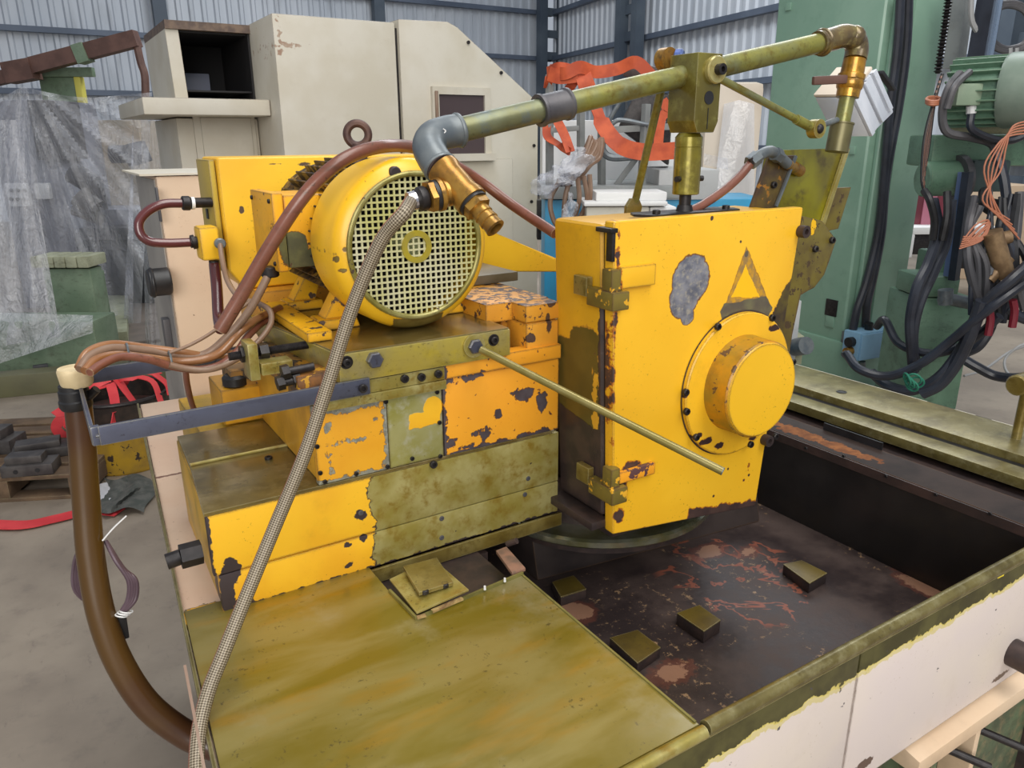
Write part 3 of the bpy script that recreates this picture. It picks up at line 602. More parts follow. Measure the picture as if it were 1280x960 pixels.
part('mount', M().box((a.x + .05, b.x - .05), (-.06, 0), (a.z + .03, b.z - .03), 0, FC), m_galv, lb)
for (x, y, x2, y2, rr, mt) in ((1060, 428, 1072, 426, .035, m_rubber), (1057, 440, 1072, 437, .03, m_brass), (1054, 444, 1060, 440, .022, m_galv), (1086, 404, 1086, 412, .03, m_rubber), (1078, 452, 1078, 462, .022, m_galv)):
    part('cable_gland', M().cyl(on_front(x, y, .14), on_front(x2, y2, .14), rr, 12), mt, lb)
fc = thing('floor_cables', 'tangle of black and blue-black hoses sweeping from the junction box to the right machine', 'cable', vp(1120, 490, 4.2))
G = [([(1058, 442, 4.45), (1075, 462, 4.3), (1110, 470, 4.2), (1150, 455, 4.1), (1190, 425, 4.0), (1225, 395, 3.9), (1255, 372, 3.85), (1300, 340, 3.9)], .026),
     ([(1090, 466, 4.4), (1110, 482, 4.25), (1140, 488, 4.15), (1175, 470, 4.05), (1205, 430, 4.0), (1232, 380, 3.9), (1262, 352, 3.85), (1300, 318, 3.9)], .03),
     ([(1152, 492, 4.1), (1175, 480, 4.05), (1195, 455, 4.0), (1212, 420, 3.95), (1228, 376, 3.9)], .034),
     ([(1200, 446, 4.3), (1220, 458, 4.25), (1245, 470, 4.2), (1275, 472, 4.1), (1300, 465, 4.1)], .028),
     ([(1096, 408, 4.6), (1106, 400, 4.5), (1122, 428, 4.35), (1150, 440, 4.2), (1180, 440, 4.1), (1215, 425, 4.0), (1250, 395, 3.9)], .024),
     ([(1166, 250, 4.4), (1172, 290, 4.3), (1160, 330, 4.25), (1146, 360, 4.2), (1138, 400, 4.2), (1140, 440, 4.2), (1142, 465, 4.2)], .03),
     ([(1190, 250, 4.3), (1184, 300, 4.3), (1168, 340, 4.25), (1150, 380, 4.2), (1142, 420, 4.2), (1146, 462, 4.2)], .026),
     ([(1256, 386, 4.0), (1275, 396, 4.0), (1300, 405, 4.0)], .03), ([(1222, 330, 4.1), (1235, 360, 4.1), (1240, 400, 4.1), (1225, 430, 4.1), (1208, 440, 4.15)], .03)]
for pts, r in G: part('hose', M().tube([vp(*p) for p in pts], r, 10), m_cab, fc)
m_tw = plain('teal_twine', rgb(40, 120, 96), .7)
for i in range(5): part('twine', M().ring(vp(1134 + i * 3, 474 + (i % 3) * 4, 4.05), (1, .3 * i - .6, .4), .035, .006, 16, 6), m_tw, fc, 'teal twine')
m_wire = plain('grey_wire', rgb(150, 150, 150), .5)
for pts in ([(1205, 470, 4.6), (1230, 462, 4.7), (1262, 440, 4.8), (1290, 430, 4.9)], [(1290, 470, 4.3), (1262, 468, 4.4), (1256, 450, 4.5), (1272, 434, 4.5), (1290, 428, 4.5)]): part('thin_wire', M().tube([vp(*p) for p in pts], .008, 8), m_wire, fc)
# the carriage, motor and pipework of the right machine
rm = thing('right_machine', 'green machine carriage with posts, pump and wiring at the right edge', 'machine', vp(1220, 480, 4.5))
m_gd = plain('dull_green_paint', (rgb(92, 124, 102), rgb(106, 138, 116), 4), .42, 0, .2, .4, 0, rgb(40, 48, 40))
DR = 4.6
part('post', M().bar(vp(1206, -20, DR + .6), vp(1192, 85, DR + .6), .09, .09), m_fgrey, rm); part('guide_post', M().bar(vp(1241, -20, DR + .3), vp(1222, 90, DR + .3), .10, .10), m_cab, rm)
part('bright_edge', M().bar(vp(1250, -20, DR + .25), vp(1231, 90, DR + .25), .03, .05), plain('bright_guide', rgb(170, 190, 215), .25, .8), rm)
part('chain', M().tube([vp(1187, -10, DR + .2), vp(1180, 40, DR + .2), vp(1172, 92, DR + .2)], lambda t: .018 + .008 * math.sin(t * 150), 8, 40), m_black, rm)
part('upper_slide', bbox_px(M(), 1166, 168, 1290, 208, DR, .3, .02), m_gd, rm); part('slide_block', bbox_px(M(), 1215, 200, 1262, 240, DR - .1, .3, .02), plain('dark_teal_paint', (rgb(50, 66, 66), rgb(62, 78, 76), 5), .5), rm)
part('slide_rod', M().cyl(vp(1184, 159, DR - .05), vp(1300, 160, DR - .05), .035, 14), m_lgreen, rm)
part('pump_body', M().cyl(vp(1152, 224, DR), vp(1204, 222, DR), .10, 20, c=.01), m_gd, rm); part('pump_flange', M().cyl(vp(1196, 223, DR - .02), vp(1204, 222, DR - .02), .13, 20), m_dgrey, rm)
part('lower_body', bbox_px(M(), 1150, 372, 1222, None, 4.45, .4, .03), m_gd, rm); part('lower_cap', bbox_px(M(), 1150, 346, 1200, 372, 4.45, .3, .02), m_gd, rm)
part('valve_row', M().cyl(vp(1176, 372, 4.3), vp(1216, 380, 4.3), .035, 12).cyl(vp(1182, 362, 4.3), vp(1182, 380, 4.3), .04, 12), m_galv, rm)
part('guide_strip', M().bar(vp(1210, 215, DR - .2), vp(1192, 350, DR - .2), .05, .04), m_cab, rm); part('guide_strip', M().bar(vp(1204, 215, DR - .15), vp(1185, 345, DR - .15), .035, .04), plain('steel_edge', rgb(120, 130, 160), .3, .6), rm)
part('mid_body', bbox_px(M(), 1176, 318, 1200, 350, 4.6, .3, .02), m_gd, rm)
part('black_plate', bbox_px(M(), 1182, 300, 1232, 336, 4.9, .2, .01), m_black, rm)
part('brass_fitting', M().cyl(vp(1240, 290, 4.0), vp(1256, 345, 4.0), .05, 14).cyl(vp(1246, 300, 4.0), vp(1262, 296, 4.0), .035, 12).cyl(vp(1236, 350, 4.0), vp(1262, 322, 4.0), .03, 12), plain('dull_bronze', (rgb(150, 124, 92), rgb(120, 96, 70), 20), .45, .4), rm)
mo = thing('green_motor', 'green finned electric motor with grey fan cover at the upper right edge', 'motor', vp(1220, 170, DR - .1))
a = vp(1190, 117, DR - .1); ax = (vp(1330, 110, DR - .45) - a).normalized()
part('stator', M().lathe(a, ax, [(0, .12), (.01, .155), (.28, .155)], 28), m_gd, mo)
for k in range(22):
    an = k * 2 * math.pi / 22; d_, u_, n_ = frame_of(a, a + ax); e = u_ * math.cos(an) + n_ * math.sin(an)
    part('fin', M().bar(a + e * .165, a + ax * .27 + e * .165, .006, .035, 0, up=e), m_gd, mo)
part('fan_cover', M().lathe(a + ax * .25, ax, [(0, .18), (.02, .19), (.30, .19), (.33, .15), (.33, 0)], 32), plain('faded_green_cover', (rgb(140, 154, 140), rgb(120, 136, 122), 4), .4), mo)
part('terminal_box', bbox_px(M(), 1197, 104, 1228, 132, DR - .34, .14, .01), plain('faded_green_box', (rgb(150, 166, 142), rgb(130, 148, 126), 6), .45), mo)
part('cable_gland', M().cyl(vp(1214, 132, DR - .3), vp(1214, 142, DR - .3), .025, 10), m_white, mo)
wl_ = thing('machine_wiring', 'tangled grey, black and copper wiring around the green motor at the right edge', 'cable', vp(1200, 300, 4.2))
W = [([(1200, 92, 4.3), (1186, 110, 4.25), (1178, 140, 4.25), (1184, 165, 4.25), (1215, 172, 4.25), (1240, 180, 4.25), (1246, 200, 4.25)], .022, m_dgrey), ([(1212, 90, 4.3), (1194, 108, 4.2), (1184, 136, 4.2)], .018, m_dgrey),
     ([(1214, 142, 4.2), (1214, 160, 4.2), (1235, 172, 4.2), (1262, 176, 4.2), (1290, 165, 4.2)], .02, m_cab), ([(1246, 190, 4.2), (1256, 230, 4.15), (1258, 270, 4.1), (1250, 310, 4.05), (1236, 345, 4.0)], .026, m_cab),
     ([(1155, 238, 4.3), (1162, 250, 4.25), (1168, 275, 4.25), (1166, 300, 4.25)], .02, m_rubber), ([(1184, 240, 4.3), (1184, 270, 4.25), (1178, 300, 4.25)], .022, m_rubber), ([(1232, 240, 4.3), (1232, 255, 4.2), (1244, 262, 4.2), (1250, 250, 4.2)], .035, m_rubber)]
for i in range(9): W.append(([(1178 - i, 92 + i * 3, 4.35), (1168 - i * 1.5, 130 + i * 5, 4.35), (1160 - i, 190 + i * 4, 4.35), (1152 + i * .5, 225 + i * 2, 4.35)], .008, m_copper if False else m_hosebr if i % 2 else m_rubber))
R_ = random.Random(3)
m_copper = plain('copper_orange_wire', rgb(176, 112, 84), .5)
for i in range(5): W.append(([(1290, 150 + i * 4, 4.0), (1266 - i, 158 + i * 3, 4.0), (1258 - i * 3, 182, 4.0), (1250 - i * 5, 215, 4.0), (1240 + i * 6 - 12, 250 + i * 5, 4.0), (1262 + i * 3, 275 + 6 * i, 4.0)], .0045, m_copper))
for i in range(6): W.append(([(1204 + i * 2, 300 + i, 4.0), (1220 + i * 3, 284 + R_.uniform(-6, 6), 4.0), (1236, 276 + i * 2, 4.0), (1226, 296 + i, 4.0), (1204 - i, 296 + i * 3, 4.0)], .0045, m_copper))
for i in range(14):
    x = 1216 + R_.uniform(0, 60); W.append(([(x, 240 + R_.uniform(-10, 20), 4.1), (x + R_.uniform(-14, 14), 290, 4.05), (x + R_.uniform(-12, 12), 330, 4.0), (x + R_.uniform(-20, 10), 375 + R_.uniform(0, 30), 4.0)], R_.uniform(.010, .026), R_.choice([m_cab, m_rubber, m_rubber, m_dgrey])))
for i in range(7):
    W.append(([(1262 + 26 * math.cos(t * .9 + i) * (1 + .06 * i), 34 + (26 + i) * math.sin(t * .9 + i), 4.9) for t in range(8)], .012, m_dgrey))
for pts in ([(1214, -5), (1214, 20), (1218, 34), (1230, 50)], [(1262, 60), (1262, 90)], [(1270, 60), (1268, 90)]): W.append(([(x, y, 4.9) for x, y in pts], .016, m_wire))
for x, y in ((1236, 385), (1266, 375)): W.append(([(x, y, 3.9), (x + 2, y + 14, 3.9), (x - 1, y + 34, 3.9)], .02, plain('dark_red_sleeve', rgb(110, 20, 36), .5)))
for i in range(3): W.append(([(1167 + 9 * math.cos(t), 124 + i * 2 + 3 * math.sin(t), 4.3 - .05 * math.sin(t)) for t in range(7)], .008, m_copper))
for pts, r, mt in W: part('wire', M().tube([vp(*p) for p in pts], r, 8, 6), mt, wl_)
# far things behind the right machine
vb = thing('shelf_unit', 'white low bench with a dark shelf, far behind the green column', 'shelf', vp(1170, 330, 8.5))
for n_, b_, mt in (('bench_top', (1130, 284, 1250, 293), m_white), ('bench_leg', (1130, 293, 1142, 322), m_white), ('dark_shelf', (1142, 293, 1215, 318), m_black), ('dark_blue_case', (1160, 300, 1230, 316), plain('dark_blue_case', rgb(30, 36, 80), .5))):
    part(n_, bbox_px(M(), *b_, 8.5 + (.1 if 'dark' in n_ else 0), .6), mt, vb)
cr = thing('maroon_cabinet', 'maroon and pink cabinet far behind between the column and the hoses', 'cabinet', vp(1170, 290, 8.8))
part('cabinet_body', bbox_px(M(), 1138, 232, 1192, 284, 8.8, .6), plain('maroon_paint', (rgb(120, 50, 62), rgb(100, 40, 52), 3), .4), cr); part('pink_panel', bbox_px(M(), 1154, 236, 1170, 284, 8.78, .02), plain('faded_pink', rgb(178, 110, 128), .4), cr)
pb = thing('beige_crate', 'beige crate far behind the hanging wiring at the right edge', 'crate', vp(1240, 400, 7.5)); part('crate_body', bbox_px(M(), 1200, 232, 1300, None, 9.8, .6), m_peach, pb)
rb = thing('debris', 'grey covered bundle lying by the foot of the right machine', 'bundle', vp(1135, 395, 6.5))
part('bundle_cover', M().sheet(lambda u, v: onz(1120 + 40 * u, 350 + 50 * v, .25 + .25 * math.sin(math.pi * u) * math.sin(math.pi * v) + .04 * math.sin(9 * u + 5 * v)), 14, 12), m_dgrey, rb)
part('bundle_core', M().box((-.3, .3), (-.3, .3), (0, .25), .03, fr_at(onz(1140, 400, 0) + RY * .3)), m_dgrey, rb)
# ================================================================ FOREGROUND GRINDING MACHINE
def bolt_mesh(name, r, h, mat, socket=True, hexa=False):
    m = M()
    if hexa: m.lathe((0, 0, 0), (0, 0, 1), [(0, r), (h * .85, r), (h, r * .85)], 6)
    elif socket: m.lathe((0, 0, 0), (0, 0, 1), [(0, r), (h * .8, r), (h, r * .85), (h, r * .5), (h * .35, r * .5), (h * .35, 0)], 14, cap=False)
    else: m.lathe((0, 0, 0), (0, 0, 1), [(0, r), (h, r * .8), (h, 0)], 14, cap=False)
    return m.mesh(name, mat)
b_small = bolt_mesh('small_socket_screw', .0034, .003, m_black); b_mid = bolt_mesh('socket_screw', .0062, .006, m_black); b_flush = bolt_mesh('flush_screw', .0042, .0015, m_dgrey)
b_hex = bolt_mesh('hex_bolt', .012, .010, m_steel, hexa=True); YN = (0, -1, 0)
m_rim_in = plain('olive_rim_steel', (rgb(120, 110, 66), rgb(100, 90, 50), 14, rgb(134, 126, 88)), .34, .35, .3, .3)
# --- base with tray
FZ = .95; XL, XR, YF = .548, 1.317, .486
def pit_floor():
    N = NT('rusty_pit_floor'); a = N.noise(7, 6, rough=.65); c = N.mix(N.ramp(a, .35, .65), rgb(46, 38, 38), rgb(74, 62, 58))
    w = N.noise(5, 3, dist=.4); ln = N.math('ABSOLUTE', N.math('SUBTRACT', N.noise(9, 4, dist=.5), .5)); reg = N.field([('e', onz(900, 700, FZ), (.16, .12, .1)), ('e', onz(930, 740, FZ), (.10, .12, .1)), ('e', onz(960, 745, FZ), (.12, .07, .1))])
    l1 = N.math('MULTIPLY', N.ramp(N.math('SUBTRACT', .02, ln), 0, .012), N.ramp(reg, .0, .02)); c = N.mix(l1, c, rgb(124, 72, 56))
    l2 = N.math('MULTIPLY', N.ramp(N.noise(60, 5, rough=.75), .57, .63), N.ramp(N.noise(6, 3), .5, .6)); c = N.mix(N.math('MULTIPLY', l2, .8), c, rgb(150, 122, 92))
    f = N.math('ADD', N.field([('e', onz(885, 690, FZ), (.035, .02, .05)), ('e', onz(840, 840, FZ), (.03, .02, .05)), ('e', onz(935, 690, FZ), (.02, .012, .05)), ('e', onz(720, 765, FZ), (.03, .03, .04)), ('e', onz(1165, 735, FZ), (.03, .06, .04))]), N.math('MULTIPLY', N.math('SUBTRACT', N.noise(45, 6, rough=.7), .5), .05))
    c = N.mix(N.ramp(f, 0, .003), c, rgb(160, 128, 104)); c = N.mix(N.math('MULTIPLY', N.ramp(f, -.012, -.006), .5), c, rgb(100, 56, 44))
    N.bump(N.noise(50, 5), .5, .002); return N.fin(c, N.mixf(N.ramp(a, .4, .7), .42, .65), .05, .25)
bed = thing('grinding_machine', 'cream machine body with a deep open rusty tray and rolled olive rim', 'machine', (.9, .8, .0))
part('tray_floor', M().box((XL - .06, XR + .004), (YF + .004, 2.0), (FZ - .02, FZ)), pit_floor(), bed)
m_pitwall = plain('black_oily_wall', (rgb(30, 28, 28), rgb(40, 37, 36), 8), .35, .1, .15, .2, .2)
WT = ony(0, 0, 1).z and onx(974, 541, XR).z
part('tray_wall', M().box((XR, XR + .02), (YF + .004, 2.0), (FZ - .02, WT - .018)), m_pitwall, bed)
stp = part('wall_strip', M().box((XR - .004, XR + .012), (YF + .004, 2.0), (WT - .018, WT)), plain('brown_strip', (rgb(70, 54, 50), rgb(54, 44, 42), 14), .45, .2, .4), bed)
for px, py in ((1055, 562), (1108, 587), (1170, 610), (1238, 634), (1008, 552)): put('strip_screw', b_small, stp, onx(px, py + 8, XR - .004), (-1, 0, 0))
RX0 = 1.548
XS = onz(1100, 563, WT).x
m_shelf = paint('rusty_shelf', (rgb(40, 33, 31), rgb(56, 46, 42), 10), [dict(t=[('e', onz(1000, 541, WT), (.02, .10, .03)), ('e', onz(1050, 560, WT), (.02, .08, .03))], col=(rgb(140, 90, 54), rgb(104, 66, 44), 40), amp=.035, ns=40, met=0, ro=.8, ew=0)], grime=0, rough=.6)
part('sloping_shelf', M().box((XR, XS), (YF, 2.0), (WT - .01, WT + .001)), m_shelf, bed); m_shelf.node_tree.nodes['Principled BSDF'].inputs['Specular IOR Level'].default_value = .15
part('rear_web', M().box((XS, XS + .015), (YF, 2.0), (WT - .02, 1.096)), plain('black_web', (rgb(34, 29, 28), rgb(46, 40, 38), 8), .6, spec_l=.15), bed)
for px, py, w in ((925, 517, .10), (1065, 545, .14)):
    q = onx(px, py, XS - .001); part('slot', M().box((XS - .002, XS + .001), (q.y - w / 2, q.y + w / 2), (q.z - .008, q.z + .008)), m_rubber, bed)
# front rim: rolled olive lip, olive band, cream panels with chipped edge
part('front_lip', M().cyl((XL + .004, YF - .006, 1.118), (1.83, YF - .006, 1.118), .009, 14).box((XL + .004, 1.83), (YF - .0125, YF - .002), (1.1085, 1.118)), m_rim_in, bed)
def creamfront(name, x0, x1):
    t = [('h', (0, 0, 1.079), (0, 0, 1)), ('b', (XL + .19, YF, 1.07), (.0035, .1, .2))]
    L = [dict(t=[('h', (.9, 0, 1.070), (-.015, 0, 1))], col=rgb(198, 184, 134), amp=.018, ns=30, ew=0, lift=.1, met=0, ro=.5), dict(t=[('h', (.9, 0, 1.0785), (-.015, 0, 1)), ], col=(rgb(92, 88, 52), rgb(70, 66, 40), 20), amp=.02, ns=30, ew=.0022, edge=rgb(196, 180, 100), met=.3, ro=.35),
         dict(t=[('e', ony(1252, 712, YF - .012), (.03, .02, .012))], col=rgb(226, 200, 40), amp=.012, ns=50, ew=0, met=0), dict(t=[('e', ony(1080, 955, YF - .012), (.016, .02, .008)), ('e', ony(1250, 845, YF - .012), (.02, .02, .004))], col=rgb(96, 76, 66), amp=.012, ns=60, ew=0, met=0)]
    return paint(name, (rgb(206, 194, 190), rgb(214, 202, 188), 3), L, chips=(.70, 60, rgb(86, 80, 84)), rough=.42, grime=.12, gcol=rgb(160, 140, 110))
mcf = creamfront('chipped_cream_paint', 0, 1)
xc = ony(1071, 850, YF - .012).x
ZB = ony(1100, 945, YF).z
part('cream_panel', M().box((XL - .1, xc - .0015), (YF - .012, YF), (.90, 1.108), .002), mcf, bed); part('cream_panel', M().box((xc + .0015, 1.83), (YF - .012, YF), (ZB, 1.108), .002), mcf, bed)
part('front_backing', M().box((XL - .1, 1.83), (YF, YF + .004), (.9, 1.11)), m_brown, bed)
# lower frame right under the cream panel
part('lower_ledge', M().hexa([(1.0, YF - .03, ZB - .045), (2.0, YF - .03, ZB - .045), (2.0, YF + .02, ZB - .045), (1.0, YF + .02, ZB - .045), (1.0, YF - .03, ZB - .018), (2.0, YF - .03, ZB - .018), (2.0, YF + .02, ZB - .006), (1.0, YF + .02, ZB - .006)], .002), m_peach, bed)
m_ge = plain('worn_green_casting', (rgb(92, 108, 80), rgb(70, 80, 60), 12, rgb(124, 112, 84)), .5, 0, .4, .4)
part('under_casting', M().box((.9, 2.0), (YF + .03, YF + .05), (.4, ZB - .02)), m_ge, bed)
for px in (1165, 1212): q = ony(px, 930, YF - .01); part('under_web', M().box((q.x - .008, q.x + .008), (YF - .02, YF + .03), (.5, ZB - .045), .003), m_peach if px > 1200 else m_ge, bed)
for px, py in ((1178, 935), (1236, 918)): q = ony(px, py, YF + .0); part('under_rod', M().cyl(q + Vector((-.01, .04, .0)), q + Vector((.06, -.05, -.03)), .007, 12), m_black, bed)
q = ony(1279, 822, YF - .03); part('end_boss', M().cyl(q + Vector((0, .03, 0)), q + Vector((0, -.02, 0)), .024, 18, c=.003), m_brown, bed)
# left casing: cream ledge, outer skin
m_ledge = paint('cream_ledge_paint', (rgb(208, 176, 150), rgb(214, 188, 164), 5), [dict(t=[('b', (.085, 1.01, 1.12), (.05, .025, .05))], col=YEL, amp=.02, ns=28, ew=.0016, edge=rgb(110, 96, 70), lift=-.3, met=0), dict(t=[('b', (.12, 1.54, 1.12), (.06, .004, .05))], col=rgb(120, 86, 70), amp=.008, ns=60, ew=0, met=0)], chips=(.69, 44, rgb(96, 70, 64)), grime=.2, gcol=rgb(140, 100, 80))
part('ledge_plate', M().prism([(x, y, 1.106) for x, y in ((.090, 1.0), (.20, 1.0), (.20, 1.33), (.76, 1.33), (.76, 2.04), (.161, 2.04))], (0, 0, .012), .002), m_ledge, bed)
part('left_skin', M().hexa([(.062, .55, 1.085), (.075, .55, 1.085), (.172, 2.04, 1.085), (.158, 2.04, 1.085), (.062, .55, 1.108), (.075, .55, 1.108), (.172, 2.04, 1.108), (.158, 2.04, 1.108)]), m_peach, bed)
part('left_edge_strip', M().hexa([(.058, .55, 1.096), (.062, .55, 1.096), (.158, 2.04, 1.096), (.154, 2.04, 1.096), (.058, .55, 1.122), (.062, .55, 1.122), (.158, 2.04, 1.122), (.154, 2.04, 1.122)]), m_rim_in, bed)
part('corner_post', M().bar(dep(231, 832, .84), dep(258, 975, .76), .003, .003), m_hosegr, bed)
part('core', M().box((.48, 1.30), (.52, 2.0), (.0, .925)), m_brown, bed)
part('well_block', M().box((.30, .57), (1.0, 1.32), (FZ, 1.08)), m_brown, bed)
# raised saddle with ring under the housing
sA, sB = onz(672, 726, FZ), onz(950, 652, FZ); part('saddle_slab', M().hexa([sA, sB, (sB.x, 1.6, FZ), (sA.x, 1.6, FZ), sA + Vector((0, .02, .085)), sB + Vector((0, .02, .085)), (sB.x, 1.6, FZ + .085), (sA.x, 1.6, FZ + .085)], .004), paint('oily_saddle', (rgb(44, 38, 38), rgb(62, 54, 52), 10), [dict(t=[('e', onz(735, 695, 1.035), (.007, .007, .02)), ('e', onz(672, 697, 1.035), (.008, .004, .02)), ('e', onz(693, 716, 1.035), (.018, .004, .03)), ('e', onz(775, 690, 1.035), (.012, .004, .02))], col=rgb(206, 140, 36), amp=.01, ns=60, ew=0, met=0)], grime=.2, rough=.35), bed)
pc_ = Vector((.90, 1.13, 0)); part('swivel_base', M().cyl(pc_ + Vector((0, 0, 1.035)), pc_ + Vector((0, 0, 1.056)), .215, 64), m_brown, bed)
part('swivel_ring', M().lathe(pc_ + Vector((0, 0, 1.056)), (0, 0, 1), [(0, .19), (0, .235), (.004, .239), (.014, .239), (.018, .234), (.018, .19)], 96), plain('polished_ring', (rgb(176, 178, 160), rgb(140, 140, 96), 20), .2, .85, .1), bed)
part('swivel_column', M().cyl(pc_ + Vector((0, 0, 1.05)), pc_ + Vector((0, 0, 1.118)), .185, 48), m_brown, bed)
# small olive pads on the pit floor
m_pad = plain('dark_olive_pad', (rgb(98, 82, 30), rgb(80, 66, 26), 20), .45, .2, .3, .3)
def pad(pts, h, lab, nm='pad'):
    P = [onz(x, y, FZ + h) for x, y in pts]; c = sum(P, Vector()) / 4; c.z = FZ; t = thing('mounting_pad', lab, 'pad', c, 'mounting pads on the tray floor')
    part('pad_body', M().prism([(p.x, p.y, FZ) for p in P], (0, 0, h - .0025), .002), m_brown, t); part('pad_top', M().prism([(p.x, p.y, FZ + h - .0025) for p in P], (0, 0, .0025), .0008), m_pad, t)
pad([(979, 705), (1002, 700), (1034, 716), (1012, 729)], .022, 'olive-topped rectangular pad on the tray floor nearest the black side wall')
pad([(846, 766), (874, 756), (901, 775), (880, 789)], .024, 'olive-topped pad on the tray floor, middle one in front of the housing')
pad([(762, 797), (797, 787), (826, 809), (797, 829)], .02, 'wide olive pad on the tray floor half under the cover plate edge')
pad([(690, 727), (717, 719), (733, 736), (701, 746)], .02, 'small olive pad on the tray floor by the notch in the cover plate')
# --- guide rail
rl = thing('guide_rail', 'olive steel double guide rail running along the far side of the tray', 'rail', (1.69, 1.0, 0))
part('inner_rail', M().box((1.548, 1.605), (YF + .005, 2.4), (1.098, 1.12), .002), m_rim_in, rl)
part('groove', M().box((1.606, 1.64), (YF + .005, 2.4), (1.085, 1.112)), m_rubber, rl)
part('outer_rail', M().box((1.641, 1.805), (YF + .005, 2.4), (1.09, 1.13), .003), m_rim_in, rl)
part('white_edge', M().box((1.806, 1.824), (YF + .005, 2.4), (1.06, 1.124), .002), paint('worn_white_edge', rgb(220, 214, 196), [dict(t=[('e', onz(1050, 478, 1.12), (.03, .03, .03)), ('e', onz(1170, 510, 1.12), (.03, .05, .03)), ('e', onz(1230, 524, 1.12), (.03, .02, .03))], col=rgb(60, 50, 44), amp=.02, ns=30, ew=0)], grime=.2), rl)
part('rail_support', M().box((1.52, 1.80), (YF + .005, 2.4), (.0, 1.084)), m_brown, rl)
q = onz(1052, 490, 1.1305); part('countersunk_hole', M().lathe(q, (0, 0, 1), [(0, .0), (0, .010), (.0008, .013), (.0008, .009), (.0002, .009)], 20, cap=False), m_black, rl)
q = onx(1276, 480, 1.7); kb = thing('clamp_knob', 'olive knob just inside the right edge above the rail', 'knob', q); part('knob_head', M().cyl(q + Vector((-.02, 0, 0)), q + Vector((.05, 0, 0)), .022, 18, c=.003), m_olive, kb); part('stem', M().cyl((q.x + .03, q.y, 1.13), (q.x + .03, q.y, q.z), .010, 12), m_olive, kb)
# --- cover plate
def plate_mat():
    N = NT('oily_cover_plate'); co = N.vec('MULTIPLY', N.pos, (2.0, 7, 2)); a = N.noise(1.7, 5, co=co, dist=.5); b = N.noise(3, 4, co=co)
    c = N.mix(N.ramp(a, .36, .64), rgb(120, 104, 24), rgb(142, 128, 70)); c = N.mix(N.math('MULTIPLY', N.ramp(b, .50, .78), .7), c, rgb(158, 116, 10))
    c = N.mix(N.math('MULTIPLY', N.ramp(N.noise(5, 6, rough=.65), .52, .70), .7), c, rgb(154, 146, 112))
    s = N.math('MULTIPLY', N.ramp(N.noise(120, 4, rough=.7), .60, .68), N.ramp(N.noise(9, 3), .42, .6)); c = N.mix(N.math('MULTIPLY', s, .75), c, rgb(74, 64, 34))
    N.bump(N.noise(30, 4), .12, .002); return N.fin(c, N.mixf(N.ramp(a, .4, .6), .30, .44), .25, .5, .35)
cp_ = thing('cover_plate', 'large oily olive sheet metal cover plate in the foreground beside the open tray', 'plate', (.3, .8, 1.109))
n0 = onz(487, 740, 1.12); n1 = onz(521, 775, 1.12); n2 = onz(657, 717, 1.12)
poly = [(.062, .486), (XL, .486), (XL, n2.y), (n1.x, n1.y), (n0.x, n0.y), (n0.x, 1.03), (.094, 1.03)]
part('plate_body', M().prism([(x, y, 1.1085) for x, y in poly], (0, 0, .0115), .001), plate_mat(), cp_)
m_rimdk = plain('olive_edge_strip', (rgb(110, 106, 60), rgb(140, 134, 80), 20), .35, .4)
part('edge_fold', M().bar((n1.x, n1.y, 1.122), (XL, n2.y, 1.122), .0035, .006).bar((n1.x, n1.y, 1.122), (n0.x, n0.y, 1.122), .0035, .006).bar((XL - .002, .49, 1.1205), (XL - .002, n2.y, 1.1205), .003, .003), m_rimdk, cp_)
part('folded_corner', M().cyl((XL - .14, .478, 1.116), (XL, .478, 1.116), .008, 12), m_oliveb, cp_)
for px, py in ((606, 737), (631, 727)): put('stud', bolt_mesh('stud', .002, .006, m_white, False), cp_, onz(px, py, 1.124), (0, 0, 1))
# notch: dark well, bent bracket
part('well_floor', M().box((n0.x, XL), (n1.y - .02, 1.25), (1.085, 1.09)), m_brown, cp_)
a = [(487, 726), (541, 700), (586, 739), (521, 768)]; A = [onz(x, y, z) for (x, y), z in zip(a, (1.127, 1.132, 1.132, 1.127))]
bk = thing('bent_bracket', 'small bent olive bracket plate with two bolts lying in the notch of the cover plate', 'bracket', (A[0] + A[2]) / 2 - Vector((0, 0, .01)))
part('bracket_plate', M().prism(A, (0, 0, .003), .0006), m_oliveb, bk)
a2 = [onz(x, y, 1.136) for x, y in ((504, 712), (546, 701), (567, 732), (524, 745))]; part('raised_pad', M().prism(a2, (0, 0, .006), .001), m_olive, bk)
for px, py in ((531, 741), (556, 733)): put('bolt', b_mid, bk, onz(px, py, 1.136), (0, 0, 1))
part('sealing_scrap', M().bar(onz(540, 764, 1.124), onz(578, 748, 1.124), .006, .003).bar(onz(521, 772, 1.124), onz(532, 769, 1.124), .005, .003), plain('torn_gasket', (rgb(176, 150, 96), rgb(120, 90, 60), 60), .7), bk)
ws_ = thing('wooden_strip', 'worn brown strip piece at the far end of the notch', 'strip', onz(640, 705, 1.10)); part('strip_body', M().prism([onz(x, y, 1.122) for x, y in ((620, 692), (633, 687), (657, 714), (640, 720))], (0, 0, .006), .001), plain('worn_brown', (rgb(140, 104, 84), rgb(104, 84, 70), 40), .7), ws_)
part('rusty_nipple', M().cyl(onz(634, 680, 1.13), onz(646, 676, 1.14), .005, 10), m_brown, ws_)

